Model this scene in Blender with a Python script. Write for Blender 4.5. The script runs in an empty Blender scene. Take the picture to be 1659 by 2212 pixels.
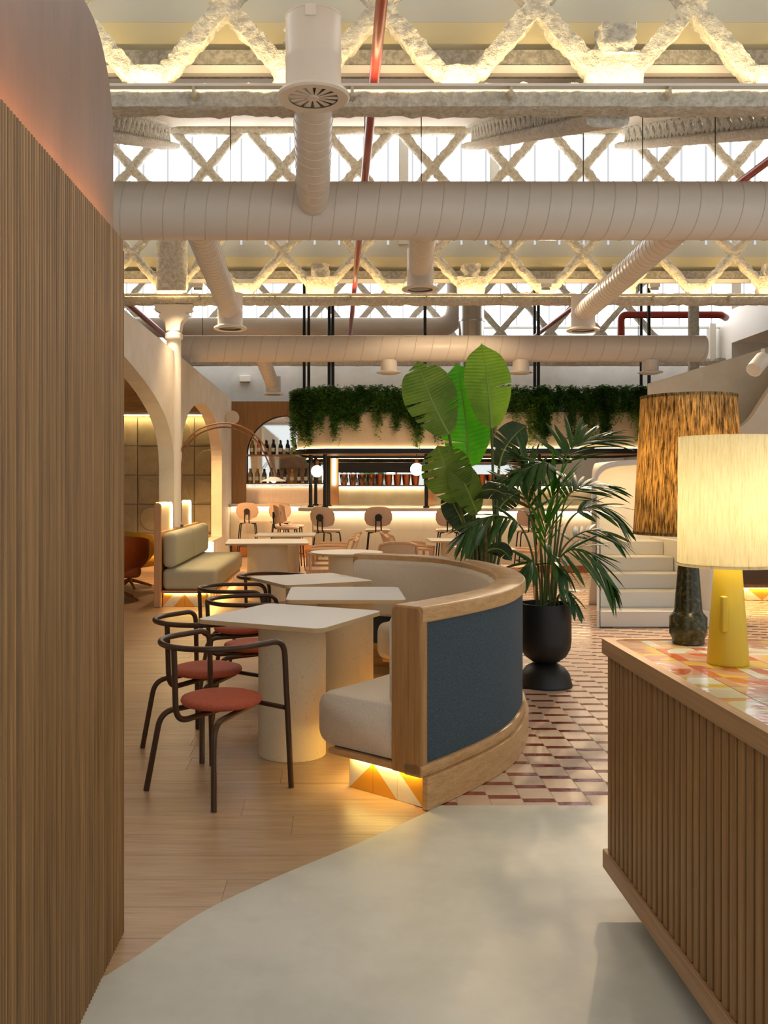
import bpy, bmesh, math, random
from mathutils import Vector, Matrix, noise
random.seed(7)
ORD = ('first', 'second', 'third', 'fourth', 'fifth', 'sixth', 'seventh', 'eighth', 'ninth', 'tenth', 'eleventh')
PI = math.pi
sc = bpy.context.scene
COL = sc.collection

# ------------------------------------------------------------------ camera, world, exposure
F, CX, CY, EYE = 2000.0, 725.0, 1050.0, 1.5          # focal length, principal point (px of 1659x2212), eye height
cam_d = bpy.data.cameras.new('camera'); cam = bpy.data.objects.new('camera', cam_d); COL.objects.link(cam)
cam.location = (0, 0, EYE); cam.rotation_euler = (PI/2, 0, 0)
cam_d.sensor_fit = 'VERTICAL'; cam_d.sensor_height = 32.0; cam_d.lens = F/2212*32.0
cam_d.shift_x = (829.5-CX)/2212; cam_d.shift_y = (CY-1106)/2212
cam_d.clip_start = .02; cam_d.clip_end = 200
sc.camera = cam
w = bpy.data.worlds.new('world'); sc.world = w; w.use_nodes = True
w.node_tree.nodes['Background'].inputs[0].default_value = (.93, .985, 1.0, 1)
w.node_tree.nodes['Background'].inputs[1].default_value = .95
vs = sc.view_settings
vs.view_transform = 'Standard'; vs.look = 'None'; vs.gamma = 1.0; vs.use_curve_mapping = False
vs.exposure = 0.24
WINDOW_STRENGTH = 4.0
sc.cycles.max_bounces = 6; sc.cycles.diffuse_bounces = 3; sc.cycles.adaptive_threshold = .05; sc.cycles.sample_clamp_indirect = 6.0
sc.cycles.caustics_reflective = False; sc.cycles.caustics_refractive = False

def P(px, py, Y):                                       # photo pixel at depth Y -> world point
    return Vector(((px-CX)*Y/F, Y, EYE-(py-CY)*Y/F))

# ------------------------------------------------------------------ materials
def lin(h):
    h = h.lstrip('#'); c = [int(h[i:i+2], 16)/255 for i in (0, 2, 4)]
    return tuple((x/12.92 if x <= .04045 else ((x+.055)/1.055)**2.4) for x in c) + (1,)
class NT:
    def __init__(s, m): s.t = m.node_tree; s.n = s.t.nodes
    def new(s, typ, **kw):
        n = s.n.new(typ)
        for k, v in kw.items():
            if k.startswith('_'): n.inputs[int(k[1:])].default_value = v
            else: setattr(n, k, v)
        return n
    def link(s, a, b): s.t.links.new(a, b)
    def math(s, op, a, b=0.0, c=None):
        n = s.n.new('ShaderNodeMath'); n.operation = op
        for i, x in enumerate((a, b, c)):
            if x is None: continue
            if hasattr(x, 'links'): s.link(x, n.inputs[i])
            else: n.inputs[i].default_value = x
        return n.outputs[0]
    def mix(s, fac, a, b):
        n = s.n.new('ShaderNodeMix'); n.data_type = 'RGBA'
        for i, x in ((0, fac), (6, a), (7, b)):
            if hasattr(x, 'links'): s.link(x, n.inputs[i])
            else: n.inputs[i].default_value = x
        return n.outputs[2]
    def ramp(s, fac, stops, interp='LINEAR'):
        n = s.n.new('ShaderNodeValToRGB'); n.color_ramp.interpolation = interp
        e = n.color_ramp.elements
        while len(e) < len(stops): e.new(.5)
        for i, (p, c) in enumerate(stops): e[i].position = p; e[i].color = c
        s.link(fac, n.inputs[0]); return n.outputs[0]
    def coords(s, rnd=True, scale=(1, 1, 1), kind='Object'):
        tc = s.n.new('ShaderNodeTexCoord'); o = tc.outputs[kind]
        if rnd:
            oi = s.n.new('ShaderNodeObjectInfo'); a = s.n.new('ShaderNodeVectorMath'); a.operation = 'ADD'
            m = s.math('MULTIPLY', oi.outputs['Random'], 37.0)
            s.link(o, a.inputs[0]); s.link(m, a.inputs[1]); o = a.outputs[0]
        mp = s.n.new('ShaderNodeMapping'); mp.inputs['Scale'].default_value = scale
        s.link(o, mp.inputs[0]); return mp.outputs[0]
    def noise(s, vec, scale=1.0, detail=3.0, rough=.55):
        n = s.n.new('ShaderNodeTexNoise'); n.inputs['Scale'].default_value = scale
        n.inputs['Detail'].default_value = detail; n.inputs['Roughness'].default_value = rough
        s.link(vec, n.inputs['Vector']); return n.outputs['Fac']
    def bump(s, h, strength=.2, dist=.01):
        n = s.n.new('ShaderNodeBump'); n.inputs['Strength'].default_value = strength; n.inputs['Distance'].default_value = dist
        s.link(h, n.inputs['Height']); s.link(n.outputs[0], s.n['Principled BSDF'].inputs['Normal'])
def mat(name, col, rough=.6, metal=0.0, spec=.5, emit=None, es=0.0, trans=0.0, coat=0.0, sheen=0.0):
    m = bpy.data.materials.new(name); m.use_nodes = True
    b = m.node_tree.nodes['Principled BSDF'].inputs
    if isinstance(col, str): col = lin(col)
    b['Base Color'].default_value = col; b['Roughness'].default_value = rough; b['Metallic'].default_value = metal
    b['Specular IOR Level'].default_value = spec; b['Transmission Weight'].default_value = trans; b['Coat Weight'].default_value = coat
    b['Sheen Weight'].default_value = sheen
    if emit: b['Emission Color'].default_value = lin(emit) if isinstance(emit, str) else emit; b['Emission Strength'].default_value = es
    return m
def base(m): return m.node_tree.nodes['Principled BSDF'].inputs
def wood(name, c1, c2, scale=(30, 30, 1.2), rough=.45, rndval=.12, bump=.15):
    m = mat(name, c1, rough); t = NT(m)
    v = t.coords(True, scale); n1 = t.noise(v, 1.0, 4, .6)
    v2 = t.coords(True, tuple(x*4 for x in scale)); n2 = t.noise(v2, 1.0, 2, .5)
    h = t.math('ADD', t.math('MULTIPLY', n1, .7), t.math('MULTIPLY', n2, .3))
    c = t.ramp(h, [(.32, lin(c1)), (.68, lin(c2))])
    oi = t.n.new('ShaderNodeObjectInfo'); hs = t.n.new('ShaderNodeHueSaturation')
    t.link(t.math('ADD', t.math('MULTIPLY', oi.outputs['Random'], 2*rndval), 1-rndval), hs.inputs['Value'])
    t.link(c, hs.inputs['Color']); t.link(hs.outputs[0], base(m)['Base Color'])
    t.bump(h, bump, .004); return m
def speckle(name, c1, c2, scale=60, rough=.7, bump=.2, dist=.004, lo=.4, hi=.6, stretch=(1, 1, 1), rnd=False):
    m = mat(name, c1, rough); t = NT(m); v = t.coords(rnd, stretch)
    n = t.noise(v, scale, 4, .65)
    t.link(t.ramp(n, [(lo, lin(c1)), (hi, lin(c2))]), base(m)['Base Color']); t.bump(n, bump, dist); return m
def glow(name, col, strength):
    m = bpy.data.materials.new(name); m.use_nodes = True; t = m.node_tree; t.nodes.clear()
    e = t.nodes.new('ShaderNodeEmission'); o = t.nodes.new('ShaderNodeOutputMaterial')
    e.inputs[0].default_value = lin(col); e.inputs[1].default_value = strength; t.links.new(e.outputs[0], o.inputs[0]); return m
def shade_cloth(name, c1, c2, scale, trans=.75, lo=.4, hi=.6):       # translucent woven lampshade
    m = bpy.data.materials.new(name); m.use_nodes = True; t = NT(m)
    v = t.coords(False, scale); n = t.noise(v, 1.0, 5, .7)
    c = t.ramp(n, [(lo, lin(c1)), (hi, lin(c2))])
    t.link(c, base(m)['Base Color']); base(m)['Roughness'].default_value = .9
    tr = t.n.new('ShaderNodeBsdfTranslucent'); t.link(c, tr.inputs[0])
    ms = t.n.new('ShaderNodeMixShader'); ms.inputs[0].default_value = trans
    t.link(t.n['Principled BSDF'].outputs[0], ms.inputs[1]); t.link(tr.outputs[0], ms.inputs[2])
    t.link(ms.outputs[0], t.n['Material Output'].inputs[0]); t.bump(n, .2, .003); return m
def leafmat(name, c1, c2, trans=.3, scale=(3, 3, 3), rough=.35):
    m = bpy.data.materials.new(name); m.use_nodes = True; t = NT(m)
    n = t.noise(t.coords(True, scale), 1.5, 3, .6); c = t.ramp(n, [(.35, lin(c1)), (.65, lin(c2))])
    t.link(c, base(m)['Base Color']); base(m)['Roughness'].default_value = rough
    tr = t.n.new('ShaderNodeBsdfTranslucent'); t.link(c, tr.inputs[0])
    ms = t.n.new('ShaderNodeMixShader'); ms.inputs[0].default_value = trans
    t.link(t.n['Principled BSDF'].outputs[0], ms.inputs[1]); t.link(tr.outputs[0], ms.inputs[2])
    t.link(ms.outputs[0], t.n['Material Output'].inputs[0]); return m
M = {}
M['slat'] = wood('slat oak', '#6f4e2b', '#a47c4b', (60, 60, 1.0), .5, .2)
M['counter_wood'] = wood('counter oak', '#845c30', '#a37a48', (40, 40, 1.0), .5, .08)
M['counter_rail'] = wood('counter oak rail', '#a07a50', '#bb946a', (40, 1.0, 40), .5, .02)
M['oak'] = wood('banquette oak', '#b58a58', '#d0aa7a', (9, 9, 45), .38, .04)
M['oak_v'] = wood('banquette oak upright', '#9b6f3c', '#b98c58', (40, 40, 1.4), .38, .04)
M['panelwood'] = wood('bar panel oak', '#875f36', '#a27a4a', (14, 14, .8), .45, .05)
M['lightwood'] = wood('pale pine', '#c98f58', '#dcab77', (30, 30, 1.4), .5, .04)
M['plank'] = wood('floor plank oak', '#a98b68', '#c6aa88', (1.3, 16, 16), .34, .05, .05)
M['tan'] = wood('tan beech', '#c79c78', '#d9b492', (30, 30, 4), .5, .03)
M['walnut'] = wood('walnut', '#7a4a26', '#93602f', (30, 30, 3), .4, .03)
M['cement'] = speckle('microcement', '#cbccc0', '#d8d8cd', 2.2, .42, .04, .01)
M['plaster_pink'] = speckle('pink clay plaster', '#66482f', '#785941', 1.6, .5, .05, .01, .3, .7, (1, 4, .9))
M['plaster'] = speckle('cream plaster', '#e2d8c6', '#e9e1d1', 3, .75, .05, .006)
M['white'] = mat('white paint', '#efe9df', .55)
M['grey_wall'] = speckle('grey wall paint', '#c9c5bd', '#d2cec7', 2, .7, .03, .004)
M['duct'] = mat('cream painted duct', '#e6ddd2', .38)
M['seam'] = mat('duct seam', '#d8cec2', .45)
M['fire'] = speckle('sprayed fireproofing', '#c4bcab', '#ece7da', 26, .95, 1.0, .035, .3, .62)
M['fire_grey'] = speckle('grey sprayed fireproofing', '#8f8a80', '#b0aaa0', 30, .95, .6, .015)
M['roof'] = mat('cream roof panel', '#d9d0be', .6)
M['roof_warm_lit'] = mat('warm lit roof panel', '#d8cba4', .6)  # yellow light from the chord strip put into the panel colour
M['roof_grey'] = mat('grey roof panel', '#c2c0b4', .6)
M['black'] = mat('black metal', '#1b1a18', .42, .3)
M['brown_metal'] = mat('brown lacquered tube', '#4a3526', .34, .35)
M['terracotta'] = speckle('terracotta upholstery', '#b4553a', '#bf5f42', 90, .7, .1, .001)
M['table_top'] = mat('white laminate', '#e9e7e3', .42)
M['table_edge'] = mat('birch edge', '#cdb48b', .55)
M['table_leg'] = speckle('speckled cream column', '#dccfb4', '#a8957a', 75, .75, .1, .002, .60, .74)
M['boucle'] = speckle('cream boucle', '#e2d6c4', '#efe5d6', 160, .95, .35, .003)
M['navy'] = speckle('navy denim', '#2c3a45', '#4b5c68', 160, .9, .25, .002, .35, .65)
M['tile_white'] = mat('white glazed tile', '#e8e0cd', .2, coat=.3)
M['tile_yellow'] = mat('ochre glazed tile', '#d99a2b', .22, coat=.3)
M['floor_tile'] = speckle('sand floor tile', '#ccb097', '#d9c1a9', 7, .38, .05, .003, .35, .65, rnd=True)
M['red_tile'] = speckle('oxblood glazed tile', '#83352a', '#9a4838', 14, .12, .5, .006, rnd=True)
M['grout'] = mat('pale grout', '#cfc0aa', .8)
M['sage'] = speckle('sage linen', '#b9b69a', '#c6c3aa', 120, .9, .2, .002)
M['pot'] = mat('matt black pot', '#191918', .5)
M['yellow'] = mat('matt yellow lacquer', '#c9a81d', .5)
M['glaze'] = speckle('dark green reactive glaze', '#22230f', '#5a5322', 70, .2, .15, .002, .5, .75)
base(M['glaze'])['Specular IOR Level'].default_value = .35
M['shade_brown'] = shade_cloth('brown raw silk shade', '#463620', '#cdb07c', (190, 190, 15), .7, .40, .62)
M['shade_cream'] = shade_cloth('cream linen shade', '#bfb083', '#efe8cf', (170, 170, 14), .72, .22, .55)
M['leaf_bright'] = leafmat('bright banana leaf', '#6f9a22', '#86ae2c', .45)  # brighter yellow-green leaf tone
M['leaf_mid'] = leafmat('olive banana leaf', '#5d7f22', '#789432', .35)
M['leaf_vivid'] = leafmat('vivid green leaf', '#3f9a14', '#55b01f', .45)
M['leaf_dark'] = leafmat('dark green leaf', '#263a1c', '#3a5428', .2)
M['rib'] = mat('leaf midrib', '#93a94a', .5)
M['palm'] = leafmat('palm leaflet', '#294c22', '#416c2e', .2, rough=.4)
M['palm_bright'] = leafmat('bright green palm leaflet', '#3c7a1e', '#4f9426', .35)  # brighter green for the upright centre fronds
M['stem'] = mat('plant stem', '#5d6b35', .6)
M['bark'] = speckle('dry leaf sheath', '#57462f', '#7c6a45', 40, .8)
M['vine'] = leafmat('trailing fern', '#2a4c14', '#527e2e', .25)
M['vine_pale'] = leafmat('pale green trailing fern', '#587a26', '#7a9a3c', .3)  # paler green for the sparser strands
M['soil'] = mat('soil', '#2c2018', .95)
M['red_pipe'] = mat('red sprinkler pipe', '#a3352c', .3, .1)
M['chrome'] = mat('polished steel', '#cfcfcd', .16, 1.0)
M['alu'] = mat('aluminium profile', '#c9c4b6', .4, .6)
M['mirror'] = mat('mirror', '#e4e4e0', .03, 1.0)
M['flute'] = speckle('blush fluted tile', '#dcc0a8', '#e6cfba', 14, .4, .1, .003, stretch=(8, 8, .4))
M['weave'] = speckle('woven cane', '#cdb594', '#dcc7a8', 110, .85, .5, .006)
M['pinkleather'] = mat('blush leather', '#cfb19b', .5)
M['bar_white'] = speckle('pale timber cladding', '#e9dfc8', '#f0e8d5', 6, .55, .05, .003, stretch=(20, 20, .5))
M['stone'] = mat('pale quartz counter', '#d8cbbb', .35)
M['orangebase'] = mat('orange timber plinth', '#b9743a', .5)
M['relief'] = speckle('sage relief panel', '#b3ac90', '#c0b99d', 3, .75, .08, .006)
M['backceil'] = speckle('woven brown ceiling', '#4d3419', '#8d6a38', 3.0, .8, .5, .03, .4, .6, (1, 9, 9))
M['orange_leather'] = mat('orange leather', '#b3561a', .5)
M['mustard'] = mat('mustard leather', '#c99a1c', .55)
M['brown_fabric'] = mat('brown leather', '#4d3a2a', .55)
M['glass_green'] = mat('green bottle glass', '#2c3d16', .08, 0, .8)
M['glass_dark'] = mat('dark bottle glass', '#14140f', .08, 0, .8)
M['glass_amber'] = mat('amber bottle glass', '#9c7a25', .08, 0, .8)
M['glass_rose'] = mat('rose bottle glass', '#b4543c', .1, 0, .8)
M['paper'] = mat('bottle paper label', '#e3ddcd', .8)
M['copper'] = mat('copper', '#b5683a', .35, .8)
M['ceramic'] = mat('white ceramic', '#efece6', .3)
M['glassware'] = mat('clear glassware', '#dfe3e0', .05, 0, .6, trans=.85)
WARM = '#ffd893'
M['led'] = glow('warm led', WARM, 34.0)
M['led_soft'] = glow('warm led soft', '#ffe2b4', 14.0)
M['led_amber'] = glow('amber led', '#ffd877', 40.0)
M['led_bar'] = glow('bar led', '#ffe4bb', 42.0)
M['led_orange'] = glow('orange led', '#ffb057', 55.0)
M['led_near'] = glow('warm led along near truss', '#ffe0a4', 46.0)
M['globe'] = glow('opal globe lit', '#fff0d2', 7.0)
M['joint'] = glow('daylit glazing joint', '#e9ecef', .72)
M['daylight'] = glow('daylit polycarbonate', '#fbfcff', WINDOW_STRENGTH)
def tilefloor():
    m = mat('sand and oxblood tile floor', '#cfa98d', .35); t = NT(m)
    tc = t.n.new('ShaderNodeTexCoord'); sx = t.n.new('ShaderNodeSeparateXYZ'); t.link(tc.outputs['Object'], sx.inputs[0])
    u = t.math('DIVIDE', t.math('SUBTRACT', sx.outputs[0], TX0), TW); col = t.math('FLOOR', u); fu = t.math('FRACT', u)
    v = t.math('ADD', t.math('DIVIDE', t.math('SUBTRACT', sx.outputs[1], TY0), TP), t.math('MULTIPLY', col, .25))
    row = t.math('FLOOR', v); fv = t.math('FRACT', v)
    red = t.math('LESS_THAN', fv, .25)
    wn = t.n.new('ShaderNodeTexWhiteNoise'); cv = t.n.new('ShaderNodeCombineXYZ'); t.link(col, cv.inputs[0]); t.link(row, cv.inputs[1]); t.link(cv.outputs[0], wn.inputs[0])
    bc = t.ramp(wn.outputs[0], [(0, lin('#ccb097')), (1, lin('#d9c1a9'))]); rc = t.ramp(wn.outputs[0], [(0, lin('#7d2f22')), (1, lin('#93412f'))])
    c = t.mix(red, bc, rc)
    j = t.math('LESS_THAN', fu, .022); c = t.mix(j, c, lin('#d8cbb4'))
    t.link(c, base(m)['Base Color']); t.link(t.math('SUBTRACT', .4, t.math('MULTIPLY', red, .26)), base(m)['Roughness']); return m
TW, TP, TX0, TY0 = .158, .2, .42, 4.35
M['tilefloor'] = tilefloor()
def plankfloor():
    m = mat('oak plank floor', '#c39d7b', .36); t = NT(m)
    tc = t.n.new('ShaderNodeTexCoord'); b = t.n.new('ShaderNodeTexBrick'); t.link(tc.outputs['Object'], b.inputs[0])
    b.inputs['Scale'].default_value = 1; b.inputs['Brick Width'].default_value = 1.6; b.inputs['Row Height'].default_value = .228; b.inputs['Mortar Size'].default_value = .002
    b.inputs[1].default_value = lin('#ae8b6b'); b.inputs[2].default_value = lin('#c2a284'); b.inputs[3].default_value = lin('#8d6a4c')
    t.link(b.outputs[0], base(m)['Base Color']); return m
M['plankfloor'] = plankfloor()
def toptile():
    m = mat('hand glazed counter tile', '#c9855f', .12, coat=.4); t = NT(m)
    tc = t.n.new('ShaderNodeTexCoord'); oi = t.n.new('ShaderNodeObjectInfo'); r = oi.outputs['Random']
    sx = t.n.new('ShaderNodeSeparateXYZ'); t.link(tc.outputs['Object'], sx.inputs[0])
    def dist(ax, ay): return t.math('SQRT', t.math('ADD', t.math('POWER', t.math('SUBTRACT', sx.outputs[0], ax), 2), t.math('POWER', t.math('SUBTRACT', sx.outputs[1], ay), 2)))
    stops = [(0, '#c9957a'), (.2, '#d2d4be'), (.44, '#d9b552'), (.60, '#d8b092'), (.80, '#c76a45'), (.86, '#dcd8c4')]
    st = [(p, lin(c)) for p, c in stops]
    c1 = t.ramp(r, st, 'CONSTANT'); c2 = t.ramp(t.math('FRACT', t.math('ADD', t.math('MULTIPLY', r, 7.3), .31)), st, 'CONSTANT'); c3 = t.ramp(t.math('FRACT', t.math('ADD', t.math('MULTIPLY', r, 13.7), .64)), st, 'CONSTANT')
    c = t.mix(t.math('LESS_THAN', dist(-.065, -.065), .112), c1, c2)
    c = t.mix(t.math('LESS_THAN', dist(-.065, -.065), .056), c, c3)
    c = t.mix(t.math('GREATER_THAN', sx.outputs[0], .028), c, c3)
    t.link(c, base(m)['Base Color']); n = t.noise(t.coords(True, (1, 1, 1)), 22, 2); t.bump(n, .25, .004); return m
M['toptile'] = toptile()

# ------------------------------------------------------------------ mesh helpers
class MB:
    def __init__(s): s.v = []; s.f = []; s.m = []
    def add(s, vs_, fs, mi=0):
        o = len(s.v); s.v += [tuple(p) for p in vs_]; s.f += [tuple(i+o for i in f) for f in fs]; s.m += [mi]*len(fs); return s
    def box(s, x0, x1, y0, y1, z0, z1, mi=0):
        return s.add([(x, y, z) for x in (x0, x1) for y in (y0, y1) for z in (z0, z1)],
                     [(0, 1, 3, 2), (4, 6, 7, 5), (0, 4, 5, 1), (2, 3, 7, 6), (0, 2, 6, 4), (1, 5, 7, 3)], mi)
    def tube(s, path, r, n=10, caps=True, mi=0):
        path = [Vector(p) for p in path]; L = len(path); rr = r if isinstance(r, (list, tuple)) else [r]*L
        vs_, fs = [], []; up = None
        for i, p in enumerate(path):
            d = (path[min(i+1, L-1)]-path[max(i-1, 0)]).normalized()
            if up is None: up = d.orthogonal().normalized()
            up = (up - d*up.dot(d)); up = up.normalized() if up.length > 1e-6 else d.orthogonal().normalized()
            b = d.cross(up)
            for k in range(n):
                a = 2*PI*k/n; vs_.append(p + (up*math.cos(a)+b*math.sin(a))*rr[i])
        for i in range(L-1):
            for k in range(n): fs.append((i*n+k, i*n+(k+1) % n, (i+1)*n+(k+1) % n, (i+1)*n+k))
        if caps: fs.append(tuple(range(n))[::-1]); fs.append(tuple((L-1)*n+k for k in range(n)))
        return s.add(vs_, fs, mi)
    def lathe(s, prof, n=24, c=(0, 0, 0), mi=0, caps=True):
        vs_, fs = [], []; L = len(prof)
        for r, z in prof:
            for k in range(n):
                a = 2*PI*k/n; vs_.append((c[0]+r*math.cos(a), c[1]+r*math.sin(a), c[2]+z))
        for i in range(L-1):
            for k in range(n): fs.append((i*n+k, i*n+(k+1) % n, (i+1)*n+(k+1) % n, (i+1)*n+k))
        if caps: fs.append(tuple(range(n))[::-1]); fs.append(tuple((L-1)*n+k for k in range(n)))
        return s.add(vs_, fs, mi)
    def prism(s, poly, a0, a1, axis='z', mi=0, mi_cap=None):      # poly 2d, extruded along axis
        def q(u, v, a): return {'z': (u, v, a), 'x': (a, u, v), 'y': (u, a, v)}[axis]
        n = len(poly); s.add([q(u, v, a0) for u, v in poly]+[q(u, v, a1) for u, v in poly], [(i, (i+1) % n, n+(i+1) % n, n+i) for i in range(n)], mi)
        o = len(s.v)-2*n; mc = mi if mi_cap is None else mi_cap
        s.f += [tuple(o+i for i in range(n))[::-1], tuple(o+n+i for i in range(n))]; s.m += [mc, mc]; return s
    def sweep(s, path, sec, mi=0, caps=True, closed=False):       # path [(pos2d, inward normal2d)], sec closed loop [(t,z)]
        vs_, fs = [], []; n = len(sec); L = len(path)
        for (p, nn) in path:
            for t, z in sec: vs_.append((p[0]+nn[0]*t, p[1]+nn[1]*t, z))
        for i in range(L if closed else L-1):
            j = (i+1) % L
            for k in range(n): fs.append((i*n+k, i*n+(k+1) % n, j*n+(k+1) % n, j*n+k))
        if caps and not closed: fs.append(tuple(range(n))[::-1]); fs.append(tuple((L-1)*n+k for k in range(n)))
        return s.add(vs_, fs, mi)
    def rbox(s, c, h, r, n=4, mi=0, fn=None):                      # rounded box, centre c, half sizes h
        def axis(hh):
            a = [-hh + r*(1-math.cos(PI/2*i/n)) for i in range(n)]; m_ = max(2, int((hh-r)*2/.08)); b = [-(hh-r)+2*(hh-r)*i/m_ for i in range(m_+1)]
            return a + b + [-x for x in a[::-1]]
        ax = [axis(x) for x in h]; idx = {}; vs_, fs = [], []
        def vert(p):
            key = tuple(round(x, 5) for x in p)
            if key in idx: return idx[key]
            q = Vector([max(-(h[i]-r), min(h[i]-r, p[i])) for i in range(3)]); d = Vector(p)-q
            w_ = q + (d.normalized()*r if d.length > 1e-7 else d)
            if fn: w_ = Vector(fn(w_))
            idx[key] = len(vs_); vs_.append((w_[0]+c[0], w_[1]+c[1], w_[2]+c[2])); return idx[key]
        for a in range(3):
            b_, c_ = (a+1) % 3, (a+2) % 3
            for sg in (-1, 1):
                for i in range(len(ax[b_])-1):
                    for j in range(len(ax[c_])-1):
                        q = []
                        for (u, v) in ((i, j), (i+1, j), (i+1, j+1), (i, j+1)):
                            p = [0, 0, 0]; p[a] = sg*h[a]; p[b_] = ax[b_][u]; p[c_] = ax[c_][v]; q.append(vert(p))
                        fs.append(tuple(q if sg > 0 else q[::-1]))
        return s.add(vs_, fs, mi)
    def build(s, name, mats, parent=None, world=False, angle=40, bevel=0, loc=None, rot=None):
        me = bpy.data.meshes.new(name); vv = s.v
        if world and parent is not None: L = parent.location; vv = [(p[0]-L[0], p[1]-L[1], p[2]-L[2]) for p in vv]
        me.from_pydata(vv, [], s.f)
        if not isinstance(mats, (list, tuple)): mats = [mats]
        for x in mats: me.materials.append(M[x] if isinstance(x, str) else x)
        if len(mats) > 1: me.polygons.foreach_set('material_index', s.m)
        bm = bmesh.new(); bm.from_mesh(me); bmesh.ops.recalc_face_normals(bm, faces=bm.faces); bm.to_mesh(me); bm.free()
        me.polygons.foreach_set('use_smooth', [True]*len(me.polygons)); me.set_sharp_from_angle(angle=math.radians(angle))
        o = bpy.data.objects.new(name, me); COL.objects.link(o)
        if parent is not None: o.parent = parent
        if loc is not None: o.location = loc
        if rot is not None: o.rotation_euler = rot
        if bevel: b = o.modifiers.new('bevel', 'BEVEL'); b.width = bevel; b.segments = 2; b.limit_method = 'ANGLE'
        return o
def tag(o, label=None, cat=None, group=None, kind=None):
    for k, v in (('label', label), ('category', cat), ('group', group), ('kind', kind)):
        if v: o[k] = v
    return o
def thing(name, label, cat, loc=(0, 0, 0), rz=0, group=None):
    o = bpy.data.objects.new(name, None); COL.objects.link(o); o.location = loc; o.rotation_euler = (0, 0, rz); o.empty_display_size = .1
    return tag(o, label, cat, group)
def struct(name, mb, m, label=None, bevel=0, angle=40): return tag(mb.build(name, m, bevel=bevel, angle=angle), label, None, None, 'structure')
def dup(root, loc, rz=None, label=None, group=None):
    r = root.copy(); COL.objects.link(r); r.location = loc
    if rz is not None: r.rotation_euler = (0, 0, rz)
    if label: r['label'] = label
    if group: r['group'] = group
    for ch in list(root.children):
        c = ch.copy(); COL.objects.link(c); c.parent = r
        for g in ch.children:
            d = g.copy(); COL.objects.link(d); d.parent = c
    return r
def inst(src, parent, loc, rot=None, scale=None):                  # a copy of one mesh object sharing its data
    o = src.copy(); COL.objects.link(o); o.parent = parent; o.location = loc
    if rot is not None: o.rotation_euler = rot
    if scale is not None: o.scale = scale
    return o
def catmull(pts, n=8):
    pts = [Vector(p) for p in pts]; out = []
    for i in range(len(pts)-1):
        p0 = pts[i-1] if i else 2*pts[0]-pts[1]; p1, p2 = pts[i], pts[i+1]; p3 = pts[i+2] if i+2 < len(pts) else 2*pts[-1]-pts[-2]
        for k in range(n):
            t = k/n; out.append(.5*((2*p1)+(p2-p0)*t+(2*p0-5*p1+4*p2-p3)*t*t+(3*p1-p0-3*p2+p3)*t**3))
    return out+[pts[-1]]
def fillet(pts, r, n=6):
    pts = [Vector(p) for p in pts]; out = [pts[0]]
    for i in range(1, len(pts)-1):
        a, b, c = pts[i-1], pts[i], pts[i+1]; d1, d2 = (a-b).normalized(), (c-b).normalized()
        rr = min(r, (a-b).length*.49, (c-b).length*.49); s_, e = b+d1*rr, b+d2*rr
        for k in range(n+1):
            t = k/n; out.append((1-t)**2*s_+2*t*(1-t)*b+t*t*e)
    return out+[pts[-1]]
def rrect(x0, x1, y0, y1, r, n=6, corners=(1, 1, 1, 1)):           # rounded rectangle outline, ccw
    out = []
    for (cx, cy, a0, on) in ((x1-r, y1-r, 0, corners[0]), (x0+r, y1-r, 90, corners[1]), (x0+r, y0+r, 180, corners[2]), (x1-r, y0+r, 270, corners[3])):
        if on: out += [(cx+r*math.cos(math.radians(a0+90*k/n)), cy+r*math.sin(math.radians(a0+90*k/n))) for k in range(n+1)]
        else: out.append((cx+(r if a0 in (0, 270) else -r), cy+(r if a0 in (0, 90) else -r)))
    return out
def light(name, kind, loc, energy, col, size=.1, parent=None, rot=None, spot=None):
    d = bpy.data.lights.new(name, kind); d.energy = energy; d.color = lin(col)[:3]
    if kind in ('POINT', 'SPOT'): d.shadow_soft_size = size
    if kind == 'AREA': d.size = size
    if spot: d.spot_size = spot; d.spot_blend = .6
    o = bpy.data.objects.new(name, d); COL.objects.link(o); o.location = loc
    if rot: o.rotation_euler = rot
    if parent is not None: o.parent = parent
    return o

# ================================================================== FLOOR
fl = struct('floor', MB().box(-8, 12, -3, 21, -.12, -.02), 'grout', 'floor of oak planks, pale microcement and sand tiles')
cem = [(-5, -2.5), (-5, 1.6), (-1.6, 1.75), (-1.1, 2.3), (-.704, 2.838), (-.486, 3.236), (-.249, 3.529), (.101, 3.896), (.422, 4.261)]
cem = [(p.x, p.y) for p in catmull([(a, b, 0) for a, b in cem[3:]], 5)]
MB().prism([(-5, -2.5), (-5, 1.6), (-1.6, 1.75)]+cem+[(.47, 4.35), (9, 4.35), (9, -2.5)], -.02, 0.0, 'z').build('cement_slab', 'cement', fl)['label'] = 'smooth pale grey microcement floor'
MB().box(-8, 1.2, 2.0, 20.6, -.02, -.004).build('plank_floor', 'plankfloor', fl)['label'] = 'oak plank floor further back'
MB().box(1.2, 12, 4.352, 20.6, -.02, -.0045).build('tile_floor', 'tilefloor', fl)['label'] = 'sand and oxblood tiled floor further back'
MB().box(.43, 1.2, 4.352, 20.6, -.02, -.0035).build('tile_floor', 'tilefloor', fl)
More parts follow.
